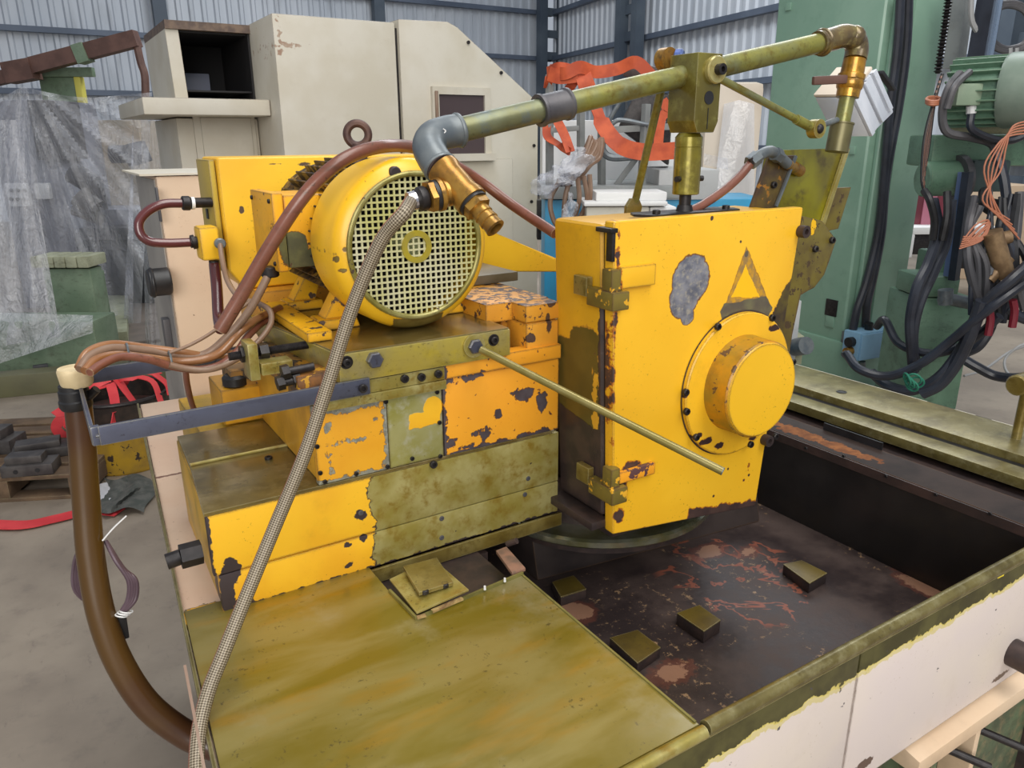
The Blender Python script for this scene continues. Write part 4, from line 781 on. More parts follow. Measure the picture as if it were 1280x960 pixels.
# --- lower slide base (long yellow box)
ZT, ZB0 = 1.275, 1.118; X0, X1b = .133, .715
yel_l = [('h', (ony(466, 640, 1.0).x, 1.0, 0), (1, 0, 0))]
corner_dk = [('e', (.158, 1.0, 1.178), (.014, .02, .020)), ('e', (.149, 1.0, 1.14), (.010, .02, .045)), ('e', (.168, 1.0, 1.122), (.016, .02, .012)), ('b', (.135, 1.0, 1.21), (.004, .02, .09))] + [('e', ony(x, y, 1.0), (.009, .02, .009)) for x, y in ((451, 643),)] + [('e', ony(x, y, 1.0), (.006, .02, .005)) for x, y in ((435, 680), (437, 706), (454, 673), (296, 719))]
m_low = paint('lower_box_yellow', YEL, [dict(t=yel_l, col=OLVB, edge=rgb(66, 56, 46), amp=.022, ns=34, ew=.002, met=.35, ro=.36, speck=.004), dict(t=corner_dk + [('h', (0, 0, 1.1195), (0, 0, -1)), ], col=rgb(60, 50, 52), amp=.012, ns=55, ew=.0, met=.2, ro=.5)], chips=(.70, 42, rgb(70, 56, 48)), grime=.22)
lo = thing('slide_base', 'long low slide box, bright yellow at left, bare oily steel at right', 'machine', (.42, 1.3, 1.118))
zs_ = 1.178
part('upper_plate', M().hexa([(.168, 1.0, zs_ + .0015), (X1b, 1.0, zs_ - .003), (X1b, 1.2, zs_ - .003), (.168, 1.2, zs_ + .0015), (X0, 1.0, ZT), (X1b, 1.0, ZT), (X1b, 1.2, ZT), (X0, 1.2, ZT)]) if False else M().box((X0 + .002, X1b), (1.0, 1.012), (zs_, ZT - .006), .0012), m_low, lo)
part('lower_plate', M().box((X0 + .008, X1b), (1.0, 1.012), (ZB0, zs_ - .0016), .0012), m_low, lo)
m_side = paint('grimy_yellow_side', (rgb(206, 160, 40), rgb(160, 130, 40), 12), [dict(t=[('b', (.14, 1.0, 1.16), (.02, .05, .05))], col=DRK, amp=.03, ns=30, ew=0)], grime=.5, gcol=rgb(90, 80, 40))
part('body', M().hexa([(X0 + .010, 1.0125, ZB0), (X1b, 1.0125, ZB0), (X1b, 1.318, ZB0), (.150, 1.318, ZB0), (X0 + .004, 1.0125, ZT - .006), (X1b, 1.0125, ZT - .006), (X1b, 1.318, ZT - .006), (.150, 1.318, ZT - .006)], .002), m_side, lo)
part('rear_end', M().box((.19, .60), (1.32, 1.55), (1.118, 1.27), .004), m_side, lo)
m_top = plain('oily_top_plate', (rgb(122, 104, 56), rgb(98, 82, 42), 9, rgb(138, 120, 78)), .26, .35, .2, .3, .3)
ys = onz(238, 582, ZT).y; part('top_plate', M().hexa([(X0, 1.0, ZT - .0055), (.70, 1.0, ZT - .0055), (.70, ys - .002, ZT - .0055), (.147, ys - .002, ZT - .0055), (X0, 1.0, ZT), (.70, 1.0, ZT), (.70, ys - .002, ZT), (.147, ys - .002, ZT)], .0008), m_top, lo)
part('top_plate', M().hexa([(.147, ys + .002, ZT - .0055), (.36, ys + .002, ZT - .0055), (.36, 1.318, ZT - .0055), (.152, 1.318, ZT - .0055), (.147, ys + .002, ZT + .001), (.36, ys + .002, ZT + .001), (.36, 1.318, ZT + .001), (.152, 1.318, ZT + .001)], .0008), m_top, lo)
part('seam_rod', M().cyl((.148, ys, ZT + .001), (.330, ys, ZT + .001), .0028, 10), m_oliveb, lo)
put('plug_screw', b_mid, lo, onz(336, 575, ZT - .002), (0, 0, 1))
for px, py in ((451, 641), (552, 648), (552, 672), (565, 690), (660, 598), (656, 618)): put('screw', b_flush, lo, ony(px, py, 1.0), YN)
put('screw', b_mid, lo, ony(541, 580, 1.0) , YN)
fx0 = ony(424, 740, .996).x
part('bottom_flashing', M().box((fx0, .72), (.994, .9985), (1.092, 1.116), .0006), m_olive, lo)
part('hex_plug', M().hexnut((.128, 1.03, 1.205), (.100, 1.03, 1.205), .017).cyl((.100, 1.03, 1.205), (.082, 1.03, 1.203), .011, 18), m_black, lo)
# --- upper slide
XU0, XU1 = .292, .712; ZU = 1.395; yu = 1.0; xp = ony(554, 530, yu).x; xq = ony(484, 530, yu).x
gpatch = [('e', ony(x, y, yu), (a_, .02, b_)) for x, y, a_, b_ in ((410, 534, .006, .006), (437, 551, .013, .003), (413, 567, .004, .003), (415, 587, .001, .002), (390, 578, .003, .006), (470, 524, .002, .001), (480, 537, .002, .001))]
m_up1 = paint('upper_slide_left_paint', (rgb(234, 170, 44), rgb(226, 158, 38), 9), [dict(t=[('h', (xq - .006, 0, 0), (1, 0, 0)), ('h', (0, 0, ZT + .006), (0, 0, -1)), ('h', (0, 0, ZU - .014), (0, 0, 1))] + gpatch, col=GRM, amp=.018, ns=70, ew=.0008, edge=rgb(120, 80, 40), met=.3, ro=.45)], chips=(.69, 60, rgb(140, 70, 40)), grime=.15)
m_up2 = paint('upper_slide_mid_bare', (rgb(168, 164, 110), rgb(150, 146, 70), 14, rgb(180, 178, 150)), [dict(t=[('b', ony(531, 524, yu), (.026, .02, .012)), ('e', ony(541, 510, yu), (.016, .02, .018))], col=YEL, amp=.006, ns=50, ew=0, lift=-.6, met=0, ro=.4), ], grime=.35, metal=.35, rough=.36)
dkp = [('e', ony(x, y, yu), (a_, .02, b_)) for x, y, a_, b_ in ((655, 494, .017, .012), (603, 542, .016, .008), (622, 518, .006, .006), (641, 490, .010, .004), (676, 500, .010, .018), (682, 540, .012, .008), (582, 558, .012, .003), (560, 556, .008, .006), (563, 476, .012, .004), (590, 470, .014, .003))]
m_up3 = paint('upper_slide_right_paint', (rgb(232, 162, 46), rgb(226, 154, 40), 7), [dict(t=dkp + [('h', (0, 0, ZT + .004), (0, 0, -1)), ('h', (xp + .004, 0, 0), (-1, 0, 0))], col=(rgb(92, 84, 90), rgb(76, 66, 70), 30), amp=.017, ns=55, ew=.001, edge=rgb(90, 50, 30), met=.3, ro=.45)], chips=(.66, 80, rgb(110, 60, 36)), grime=.35, gcol=rgb(196, 110, 30))
up = thing('upper_slide', 'upper slide block with peeling yellow panels, under the motor plate', 'machine', (.5, 1.2, ZT))
part('left_panel', M().box((XU0, xq), (yu, yu + .012), (ZT + .001, ZU), .001), m_up1, up, 'panel with yellow paint and grey flakes')
part('middle_panel', M().box((xq + .0008, xp - .0008), (yu, yu + .012), (ZT + .001, ZU), .001), m_up2, up, 'bare metal panel with one yellow patch')
part('right_panel', M().box((xp + .0008, XU1), (yu - .002, yu + .012), (ZT + .001, ZU + .008), .0012), m_up3, up)
part('block', M().box((XU0 + .004, XU1), (yu + .013, 1.36), (ZT + .001, ZU + .004), .002), paint('amber_side', (rgb(216, 160, 44), rgb(190, 138, 40), 14), grime=.5), up)
for px, py in ((396, 558), (400, 591), (406, 602), (445, 592), (484, 583), (482, 502), (546, 490), (549, 528), (550, 570), (515, 573)): put('screw', b_small, up, ony(px, py, yu), YN)
zt2 = ony(484, 476, .99).z
part('ledge_bar', M().box((ony(395, 500, .99).x, ony(556, 480, .99).x), (.984, 1.02), (ZU - .004, ZU + .010), .001), m_oliveb, up)
part('clamp_strip', M().box((ony(452, 487, .988).x, ony(556, 470, .988).x), (.988, 1.02), (ZU + .0105, ZU + .030), .001), m_oliveb, up)
for px, py in ((505, 473), (526, 471), (547, 467)): put('bolt', b_mid, up, ony(px, py, .988), YN)
part('amber_strip', M().box((ony(556, 470, .99).x, .712), (.992, 1.02), (ZU + .009, ZU + .033), .001), m_up3, up)
part('rear_way', M().box((.58, .715), (1.06, 1.30), (ZU + .004, 1.428), .002), m_oliveb, up)
# hidden right block (amber upright next to the housing)
xa = ony(658, 400, 1.0).x
ab = thing('amber_bracket', 'chipped amber bracket box between the motor plate and the yellow wheel housing', 'bracket', (.66, 1.15, ZU))
m_amb = paint('chipped_amber', (rgb(214, 152, 48), rgb(200, 138, 42), 12), [dict(t=[('e', ony(x, y, 1.0), (a_, .02, b_)) for x, y, a_, b_ in ((663, 423, .008, .007), (686, 405, .004, .010), (675, 460, .003, .004), (688, 470, .006, .03), (690, 378, .01, .006))] + [('h', (0, 0, 1.498), (0, 0, 1))], col=(rgb(70, 54, 50), rgb(90, 70, 60), 30), amp=.008, ns=60, ew=.0008)], chips=(.62, 66, rgb(84, 56, 44)), grime=.5, gcol=rgb(120, 80, 30))
part('front_block', M().box((xa, .712), (1.0, 1.06), (ZU + .009, 1.468), .003), m_amb, ab)
part('cap_block', M().box((.60, .722), (1.045, 1.36), (1.466, 1.497), .002), m_amb, ab); part('cap_front', M().box((xa, .716), (1.002, 1.045), (1.469, 1.497), .002), m_amb, ab)
part('inner_block', M().box((xa - .01, .70), (1.062, 1.30), (ZU + .02, 1.465), .002), m_amb, ab)
part('top_slab', M().box((.55, .76), (1.20, 1.50), (1.498, 1.515), .002), plain('grey_brown_slab', (rgb(120, 112, 96), rgb(96, 88, 70), 10), .4, .3), ab)
part('bolt_hole', M().cyl((xa - .012, 1.085, 1.43), (xa - .004, 1.085, 1.43), .014, 16), m_black, ab)
# --- motor plate
XM0, XM1, ZM0, ZM1 = ony(384, 440, 1.0).x, .608, 1.396, 1.469
mp_ = thing('motor_plate', 'thick oily steel mounting plate under the electric motor', 'plate', (.45, 1.15, 1.43))
zl = ony(631, 440, 1.0).z
m_mp = plain('yellowed_steel_face', (rgb(178, 160, 72), rgb(156, 144, 92), 10, rgb(188, 168, 54)), .34, .4, .3, .3, .3, rgb(96, 84, 40))
part('plate_body', M().hexa([(.33, .984, ZU + .032), (XM1, .984, ZU + .032), (XM1, 1.30, ZU + .032), (.30, 1.30, ZU + .032), (.33, .984, ZM1), (XM1, .984, ZM1), (XM1, 1.30, ZM1), (.285, 1.30, ZM1)], .0015), m_mp, mp_)
part('top_skin', M().hexa([(.332, .986, ZM1 + .0005), (XM1 - .002, .986, ZM1 + .0005), (XM1 - .002, 1.30, ZM1 + .0005), (.287, 1.30, ZM1 + .0005), (.332, .986, ZM1 + .002), (XM1 - .002, .986, ZM1 + .002), (XM1 - .002, 1.30, ZM1 + .002), (.287, 1.30, ZM1 + .002)]), m_top, mp_)
for px, py in ((433, 453), (617, 425)):
    p = ony(px, py, .984); part('counterbore', M().lathe(p, YN, [(0, .0), (0, .0095), (.0006, .0095), (.0006, .007)], 20, cap=False), m_black, mp_); put('socket_screw', b_mid, mp_, p, YN)
for px, py in ((467, 449), (592, 432)):
    p = ony(px, py, .984); put('hex_bolt', b_hex, mp_, p, YN)
p = ony(592, 432, .983); part('washer', M().cyl(p, p + Vector((0, -.003, 0)), .018, 24), m_oliveb, mp_)
part('left_side_block', M().hexa([(.30, 1.02, ZU), (.345, 1.0, ZU), (.36, 1.25, ZU), (.28, 1.25, ZU), (.31, 1.02, ZU + .04), (.345, 1.0, ZU + .04), (.36, 1.25, ZU + .04), (.285, 1.25, ZU + .04)], .002), paint('rusty_yellow_block', (rgb(190, 134, 34), rgb(120, 84, 40), 24), chips=(.55, 50, rgb(60, 48, 36)), grime=.5), mp_)
# --- electric motor
MC = Vector((.480, 1.04, 1.600)); YP = Vector((0, 1, 0))
mot = thing('electric_motor', 'yellow electric motor with a round mesh grille, bolted on the steel plate', 'motor', (.48, 1.2, ZM1 + .002))
chp = [('e', ony(408, 213, 1.10), (.005, .06, .006)), ('e', ony(398, 310, 1.12), (.003, .06, .004)), ('e', ony(425, 309, 1.06), (.003, .03, .004)), ('e', ony(411, 320, 1.08), (.002, .04, .003)), ('e', ony(423, 336, 1.06), (.003, .03, .002))]
m_mot = paint('motor_yellow', (rgb(242, 190, 38), rgb(230, 176, 32), 5), [dict(t=chp + [('b', (MC.x, MC.y + .006, MC.z - .116), (.04, .03, .010)), ('b', (MC.x - .01, MC.y, MC.z - .126), (.10, .05, .005))], col=OLV, edge=rgb(120, 84, 40), amp=.006, ns=60, ew=.001)], chips=(.74, 50, rgb(100, 76, 60)), grime=.10, rough=.33)
RG = .1015
part('fan_cowl', M().lathe(MC, YP, [(0, RG + .002), (-.002, RG + .006), (.000, .112), (.006, .121), (.016, .1255), (.10, .1265), (.105, .1255), (.105, .119), (.012, .118), (.004, RG + .002), (0, RG + .002)], 72, cap=False), m_mot, mot)
part('grille_ring', M().ring(MC + Vector((0, -.003, 0)), YP, RG + .003, .0042, 72, 10), paint('ring_olive', (rgb(140, 132, 60), rgb(176, 170, 110), 20), chips=(.62, 60, rgb(84, 66, 54)), grime=.3, metal=.4), mot)
g = M(); n_ = 23; pt = 2 * RG / n_
for i in range(n_ + 1):
    o = -RG + i * pt; h = math.sqrt(max(0, RG * RG - o * o))
    if h > .004:
        g.box((MC.x + o - .0014, MC.x + o + .0014), (MC.y - .0010, MC.y + .0014), (MC.z - h, MC.z + h)); g.box((MC.x - h, MC.x + h), (MC.y - .0016, MC.y + .0010), (MC.z + o - .0014, MC.z + o + .0014))
part('grille', g, plain('grille_wire', (rgb(206, 202, 130), rgb(222, 218, 184), 9), .35, .3, 0), mot, 'square wire mesh grille', 'stuff')
m_gy = plain('hub_plate_yellow', (rgb(176, 158, 40), rgb(160, 146, 60), 30), .45, .2)
part('grille_hub', M().lathe(MC + Vector((0, -.0035, 0)), YP, [(0, .0155), (0, .024), (.004, .024), (.004, .0155), (0, .0155)], 32, cap=False), m_gy, mot, 'yellowish round centre of the grille')
part('fan_hub', M().lathe(MC + Vector((0, .02, 0)), YP, [(0, .0), (0, .018), (.03, .02)], 20), plain('fan_white', rgb(170, 178, 130), .5), mot)
part('fan_back', M().lathe(MC + Vector((0, .06, 0)), YP, [(0, 0), (0, .117), (.004, .117), (.004, 0)], 40, cap=False), m_black, mot)
for k in range(8):
    a = k * math.pi / 4; e = Vector((math.cos(a), 0, math.sin(a))); part('fan_blade', M().bar(MC + e * .02 + Vector((0, .04, 0)), MC + e * .10 + Vector((0, .04, 0)), .002, .03, 0, up=(0, 1, .3)), m_black, mot)
part('grille_tab', M().cyl(MC + Vector((-.028, -.004, .106)), MC + Vector((-.028, .008, .106)), .009, 20, c=.002), m_brown, mot)
m_dirt = paint('grimy_fin_yellow', (rgb(150, 116, 40), rgb(90, 66, 36), 30), chips=(.5, 40, rgb(44, 34, 28)), grime=.6, rough=.55)
part('stator_body', M().lathe(MC, YP, [(.106, .105), (.34, .105)], 48), m_dirt, mot)
for k in range(40):
    a = k * 2 * math.pi / 40; e = Vector((math.cos(a), 0, math.sin(a)))
    if -2.5 < math.atan2(e.z, e.x) < -.7: continue
    part('cooling_fin', M().bar(MC + e * .113 + YP * .118, MC + e * .113 + YP * .325, .0028, .020, .0005, up=e), m_dirt, mot)
part('rear_flange', M().lathe(MC, YP, [(.33, .10), (.33, .113), (.36, .113), (.36, .09)], 48), m_dirt, mot)
part('shaft_neck', M().cyl(MC + YP * .36, MC + YP * .44, .07, 32), m_dirt, mot)
m_ft = paint('motor_foot_yellow', (rgb(232, 176, 30), rgb(214, 156, 30), 10), chips=(.60, 44, rgb(80, 62, 50)), grime=.4)
for s in (-1, 1):
    x = MC.x + s * .098
    for y0, y1 in ((1.12, 1.175), (1.285, 1.34)):
        part('foot', M().hexa([(x - .034, y0, ZM1 + .0025), (x + .034, y0, ZM1 + .0025), (x + .034, y1, ZM1 + .0025), (x - .034, y1, ZM1 + .0025), (x - .030, y0 + .004, ZM1 + .018), (x + .030, y0 + .004, ZM1 + .018), (x + .030, y1 - .004, ZM1 + .018), (x - .030, y1 - .004, ZM1 + .018)], .003), m_ft, mot)
        part('foot_web', M().hexa([(x - .02, y0 + .01, ZM1 + .018), (x + .02, y0 + .01, ZM1 + .018), (x + .02, y1 - .01, ZM1 + .018), (x - .02, y1 - .01, ZM1 + .018), (x - s * .022 - .014, y0 + .01, ZM1 + .064), (x - s * .022 + .014, y0 + .01, ZM1 + .064), (x - s * .022 + .014, y1 - .01, ZM1 + .064), (x - s * .022 - .014, y1 - .01, ZM1 + .064)], .002), m_ft, mot)
part('foot_plate', M().box((.312, .35), (1.06, 1.32), (ZM1 + .0025, ZM1 + .017), .003), m_ft, mot)
# terminal box on the left side
tb0 = ony(305, 250, 1.2); TX0, TX1, TZ0, TZ1 = .325, .425, ony(330, 338, 1.17).z, ony(330, 245, 1.17).z
m_tb = paint('terminal_box_paint', (rgb(236, 172, 30), rgb(226, 160, 28), 10), [dict(t=[('e', (TX0 + .055, 1.165, TZ0 + .004), (.05, .03, .026)), ('e', (TX0 + .01, 1.165, TZ0 + .03), (.022, .03, .028)), ('e', (TX0 + .075, 1.165, TZ1 - .012), (.008, .03, .005))], col=(rgb(112, 112, 74), rgb(90, 90, 66), 40), edge=rgb(110, 70, 30), amp=.010, ns=50, ew=.001)], chips=(.64, 50, rgb(92, 66, 50)), grime=.3)
tb = part('terminal_box', M().box((TX0, TX1), (1.165, 1.28), (TZ0, TZ1), .004), m_tb, mot)
part('box_lid', M().box((TX0 - .018, TX0 - .001), (1.160, 1.285), (TZ0 - .004, TZ1 + .004), .003), m_tb, tb)
for y in (1.172, 1.272):
    for z in (TZ0 + .008, TZ1 - .008): put('lid_screw', b_small, tb, (TX0 - .018, y, z), (-1, 0, 0))
gq = ony(337, 334, 1.19); part('cable_gland', M().cyl((gq.x, 1.19, TZ0 + .002), (gq.x, 1.19, TZ0 - .014), .0135, 18, c=.002), m_black, tb)
# eyebolt
ey = ony(447, 168, 1.19); part('lifting_eye', M().ring(ey, (.35, 1, 0), .0165, .0062, 32, 10).cyl(ey + Vector((0, 0, -.014)), ey + Vector((0, 0, -.045)), .011, 16, r2=.014), plain('rusty_dark_iron', (rgb(74, 54, 50), rgb(96, 70, 60), 40), .55, .3, .5), mot, 'dark lifting eye')
# --- belt guard behind the motor
m_gd2 = paint('belt_guard_yellow', (rgb(240, 190, 44), rgb(230, 176, 38), 5), [dict(t=[('b', ony(344, 205, 1.44), (.012, .02, .0012)), ('e', ony(302, 262, 1.44), (.004, .02, .006)), ('e', ony(380, 205, 1.44), (.012, .02, .004))], col=rgb(84, 66, 50), amp=.005, ns=50, ew=0, met=0)], chips=(.73, 40, rgb(96, 76, 56)), grime=.15)
gx0, gx1 = ony(270, 198, 1.44).x, .72; gz1 = ony(330, 196, 1.44).z; gzb = ony(300, 352, 1.44).z
bg_ = thing('belt_guard', 'tall yellow belt guard box behind the electric motor', 'guard', (.5, 1.6, ZU))
part('guard_shell', M().prism([(gx0, 1.44, gz1), (gx0, 1.44, gzb + .02), (gx0 + .025, 1.44, gzb - .015), (.70, 1.44, gzb - .015), (.86, 1.44, gzb + .0), (.86, 1.44, gzb + .06), (.70, 1.44, gz1)], (0, .13, 0), .006, 3), m_gd2, bg_)
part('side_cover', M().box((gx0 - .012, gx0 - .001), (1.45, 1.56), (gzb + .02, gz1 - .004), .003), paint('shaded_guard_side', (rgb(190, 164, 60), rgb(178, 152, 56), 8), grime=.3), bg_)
part('guard_base', M().box((.33, .62), (1.40, 1.56), (ZU + .005, gzb - .016), .004), m_amb, bg_)
q = ony(257, 268, 1.46); part('sticker_mark', M().box((gx0 - .014, gx0 - .012), (1.50, 1.515), (q.z - .012, q.z + .006)), m_black, bg_)
q = ony(620, 318, 1.40); part('slanted_guard', M().prism([ony(592, 340, 1.36), ony(592, 280, 1.36), ony(612, 288, 1.36), ony(720, 333, 1.36), ony(720, 340, 1.36)], (0, .06, 0), .004), m_gd2, bg_)
jb2 = part('junction_box', M().box((ony(250, 300, 1.40).x, ony(275, 300, 1.40).x), (1.40, 1.449), (ony(262, 326, 1.40).z, ony(262, 284, 1.40).z), .005), m_gd2, bg_)
q = ony(274, 304, 1.398); part('cable_gland', M().cyl(q, q + Vector((0, -.012, 0)), .0095, 16, c=.002), m_galv, jb2)
q = ony(268, 330, 1.42); part('lower_gland', M().cyl(q + Vector((0, 0, .006)), q + Vector((0, 0, -.014)), .009, 14), m_rubber, jb2)
# hoses on the left
uh = thing('u_hose', 'short maroon hose bent in a u at the left of the belt guard', 'hose', ony(200, 285, 1.42))
ua = ony(258, 252, 1.46); ub = ony(252, 301, 1.42)
part('hose_body', M().tube([ony(x, y, 1.45 - .0003 * (y - 250)) for x, y in ((228, 254), (205, 255), (186, 263), (174, 277), (176, 293), (188, 302), (210, 304), (238, 303))], .0078, 14), m_hosedk, uh)
part('upper_fitting', M().cyl(ony(264, 253, 1.46), ony(228, 254, 1.45), .0088, 16).cyl(ony(238, 254, 1.45), ony(227, 254, 1.45), .0125, 14, c=.002), m_black, uh)
part('white_band', M().cyl(ony(243, 254, 1.45), ony(239, 254, 1.45), .0108, 16), m_white, uh)
part('lower_fitting', M().cyl(ony(252, 302, 1.43), ony(238, 303, 1.43), .0098, 14).cyl(ony(244, 302, 1.43), ony(240, 303, 1.43), .0125, 14), m_black, uh)
dh = thing('maroon_hose', 'maroon hose hanging down from the small yellow junction box', 'hose', ony(273, 400, 1.36)); part('hose_body', M().tube([ony(268, 330, 1.42), ony(271, 360, 1.40), ony(273, 395, 1.36), ony(276, 412, 1.32)], .0095, 14), m_hosedk, dh)
lh = thing('motor_hose', 'long brown rubber hose looping over the yellow motor and down to the left', 'hose', ony(300, 400, 1.10))
part('hose_body', M().tube([ony(275, 413, 1.10), ony(300, 372, 1.09), ony(335, 312, 1.07), ony(372, 255, 1.05), ony(405, 218, 1.045), ony(440, 194, 1.05), ony(480, 183, 1.07), ony(520, 185, 1.13), ony(560, 202, 1.18), ony(600, 226, 1.2), ony(640, 256, 1.16), ony(694, 292, 1.05)], lambda t: .0100 - .0012 * t, 18), m_hosebr, lh)
# cable group running left to the collar
cg = thing('cable_harness', 'group of tan and greyed cables running left from the motor to the cream collar', 'cable', ony(180, 445, 1.15))
CB = [([(100, 462, 1.12), (112, 446, 1.14), (135, 436, 1.16), (160, 436, 1.17), (200, 440, 1.18), (236, 446, 1.18), (262, 440, 1.18), (290, 415, 1.17), (312, 388, 1.17), (330, 355, 1.18), (337, 340, 1.19)], .0062, m_hosegr),
      ([(106, 464, 1.11), (120, 450, 1.13), (145, 444, 1.15), (180, 447, 1.16), (220, 452, 1.17), (250, 450, 1.17), (276, 440, 1.17), (300, 415, 1.17), (322, 398, 1.2), (350, 385, 1.25)], .0062, m_hosetan),
      ([(112, 466, 1.10), (128, 455, 1.12), (152, 446, 1.14), (185, 449, 1.15), (215, 458, 1.16), (248, 462, 1.16), (275, 456, 1.16), (296, 440, 1.16), (310, 420, 1.18), (330, 402, 1.22), (356, 390, 1.27)], .0058, m_hosebr),
      ([(98, 460, 1.13), (110, 440, 1.15), (140, 430, 1.17), (180, 434, 1.18), (225, 440, 1.18), (262, 445, 1.18), (300, 440, 1.17)], .0055, m_hosetan),
      ([(212, 456, 1.13), (235, 461, 1.13), (262, 462, 1.13), (290, 452, 1.14), (318, 432, 1.15), (337, 408, 1.17), (338, 390, 1.18), (325, 380, 1.2), (300, 372, 1.24), (285, 352, 1.3), (278, 325, 1.36), (275, 305, 1.39)], .0045, m_hosegr),
      ([(212, 441, 1.16), (240, 430, 1.16), (270, 412, 1.17), (300, 386, 1.2), (322, 372, 1.22)], .0026, m_hosegr),
      ([(232, 462, 1.18), (234, 480, 1.2), (240, 505, 1.24), (250, 528, 1.28)], .0045, m_hosebr)]
for pts, r, mt in CB: part('cable', M().tube([ony(*p) for p in pts], r, 12), mt, cg)
for x, y0, y1 in ((160, 431, 450), (213, 436, 464)):
    c = ony(x, (y0 + y1) / 2, 1.165); part('cable_tie', M().ring(c, (1, 0, 0), .0125, .0016, 20, 6), m_galv, cg)
# flat bar bracket loop, collar and big brown hose
fbk = thing('flat_bar_loop', 'blue-grey flat steel bar bent in a loop, reaching left from the motor plate', 'bar', (.2, 1.05, 1.41))
x_l = ony(117, 548, .972).x; zb_ = 1.418; xb1 = ony(452, 487, .98).x
part('front_bar', M().bar((x_l + .006, .975, zb_), (ony(462, 484, .981).x, .981, zb_ + .001), .005, .024, .0008, up=(0, 0, 1)), m_steel, fbk)
part('end_bar', M().bar((x_l, .982, zb_ - .001), (x_l, 1.245, zb_ + .001), .005, .024, .0008, up=(0, 0, 1)), m_steel, fbk)
part('corner_bend', M().tube([(x_l + .010, .9752, zb_), (x_l + .003, .9765, zb_), (x_l, .984, zb_)], .0025, 6).box((x_l - .002, x_l + .008), (.974, .984), (zb_ - .012, zb_ + .012), .002), m_steel, fbk)
part('back_bar', M().bar((x_l + .002, 1.248, zb_ + .001), (.30, 1.248, zb_ + .006), .005, .022, .0008, up=(0, 0, 1)), m_steel, fbk)
put('screw', b_mid, fbk, ony(453, 485, .977), YN)
hc = onx(98, 470, x_l - .018); hc = ony(97, 485, 1.17)
bh = thing('drain_hose', 'thick brown hose hanging at the left of the machine and curving under the cover plate', 'hose', ony(110, 600, 1.16))
pts = [(97, 500, 1.17), (103, 560, 1.165), (108, 630, 1.155), (114, 700, 1.14), (127, 770, 1.12), (150, 830, 1.10), (185, 882, 1.08), (232, 918, 1.06), (270, 934, 1.04)]
part('hose_body', M().tube([ony(*p) for p in pts], lambda t: .0175 + .003 * t, 24, 10), m_bighose, bh)
a, b = ony(97, 499, 1.17), ony(97, 484, 1.17); part('rubber_sleeve', M().lathe(ony(96, 510, 1.17), (0, 0, 1), [(0, .019), (.004, .021), (.012, .021), (.014, .0195), (.026, .0195), (.028, .018), (.034, .018)], 24), m_rubber, bh)
part('cream_collar', M().lathe(ony(97, 482, 1.17), (0, 0, 1), [(0, .0185), (.004, .0205), (.022, .0225), (.026, .021), (.026, .006)], 28), plain('taped_cream_collar', (rgb(220, 200, 160), rgb(198, 178, 138), 40), .6), bh, 'cream taped collar')
a = ony(110, 497, 1.165); part('clamp_screw', M().cyl(a, a + Vector((.012, -.006, .012)), .006, 12), m_black, bh)
cc = thing('coiled_cable', 'coil of thin purple-brown cable tied to the big brown hose', 'cable', ony(140, 720, 1.1)); m_pur = plain('purple_brown_cable', (rgb(74, 58, 66), rgb(96, 78, 86), 8), .35, 0, 0)
for i in range(4):
    o = i * 3.2; part('cable_loop', M().tube([ony(132, 676, 1.15), ony(144 + o, 700 + o, 1.13), ony(160 + o, 725, 1.12), ony(160 + o, 748, 1.115), ony(152 + o * .5, 764, 1.11)], .0031, 8), m_pur, cc)
for i in range(3):
    o = i * 3; part('cable_loop', M().tube([ony(128, 676, 1.19), ony(106 - o, 688, 1.20), ony(98 - o, 712, 1.20), ony(100 - o, 738, 1.19), ony(114, 756, 1.185), ony(135, 766, 1.175), ony(150, 770, 1.13)], .0031, 8), m_pur, cc)
for i in range(3): part('white_tie', M().ring(ony(158 - i * 3, 764 + i * 2.5, 1.11), (.4, .2, 1), .0085, .0011, 18, 6), m_white, cc)
part('connector', M().bar(ony(152, 770, 1.12), ony(156, 797, 1.12), .012, .010, .002), m_rubber, cc); part('string', M().tube([ony(128, 676, 1.13), ony(142, 660, 1.14), ony(158, 645, 1.15)], .0012, 6), m_white, cc)
# clamp fork and yellow pedestal at the left of the slide
ps = thing('pedestal_bracket', 'dirty yellow pedestal block with a black knob and an olive clamp fork', 'bracket', ony(290, 530, 1.12))
YPd = 1.325; x0, x1 = ony(277, 500, YPd).x, ony(330, 500, YPd).x; zp1 = ony(300, 485, YPd).z; part('pedestal_body', M().box((x0, x1), (YPd, 1.43), (ZT + .001, zp1), .003), paint('dirty_pedestal_yellow', (rgb(216, 158, 36), rgb(186, 134, 34), 12), grime=.5), ps)
part('pedestal_step', M().box((x0 + .02, .36), (1.33, 1.40), (zp1 - .004, zp1 + .03), .002), paint('rusty_step', (rgb(180, 130, 50), rgb(110, 84, 50), 24), chips=(.56, 50, rgb(70, 56, 40)), grime=.4), ps)
q = ony(295, 484, YPd + .02); q.z = zp1; part('black_knob', M().lathe(q, (0, 0, 1), [(0, .019), (.003, .022), (.016, .022), (.021, .017), (.021, 0)], 16, cap=False), m_rubber, ps)
f0 = ony(316, 470, 1.06); part('clamp_fork', M().box((f0.x - .004, f0.x + .010), (1.055, 1.095), (ony(316, 478, 1.05).z, ony(312, 432, 1.05).z), .002), m_oliveb, ps)
part('fork_arm', M().box((f0.x + .011, f0.x + .055), (1.05, 1.08), (ony(330, 470, 1.05).z, ony(330, 455, 1.05).z), .002), m_oliveb, ps)
sr = thing('threaded_rod', 'black threaded rod with nuts through the clamp fork, left of the motor plate', 'rod', ony(340, 438, 1.09))
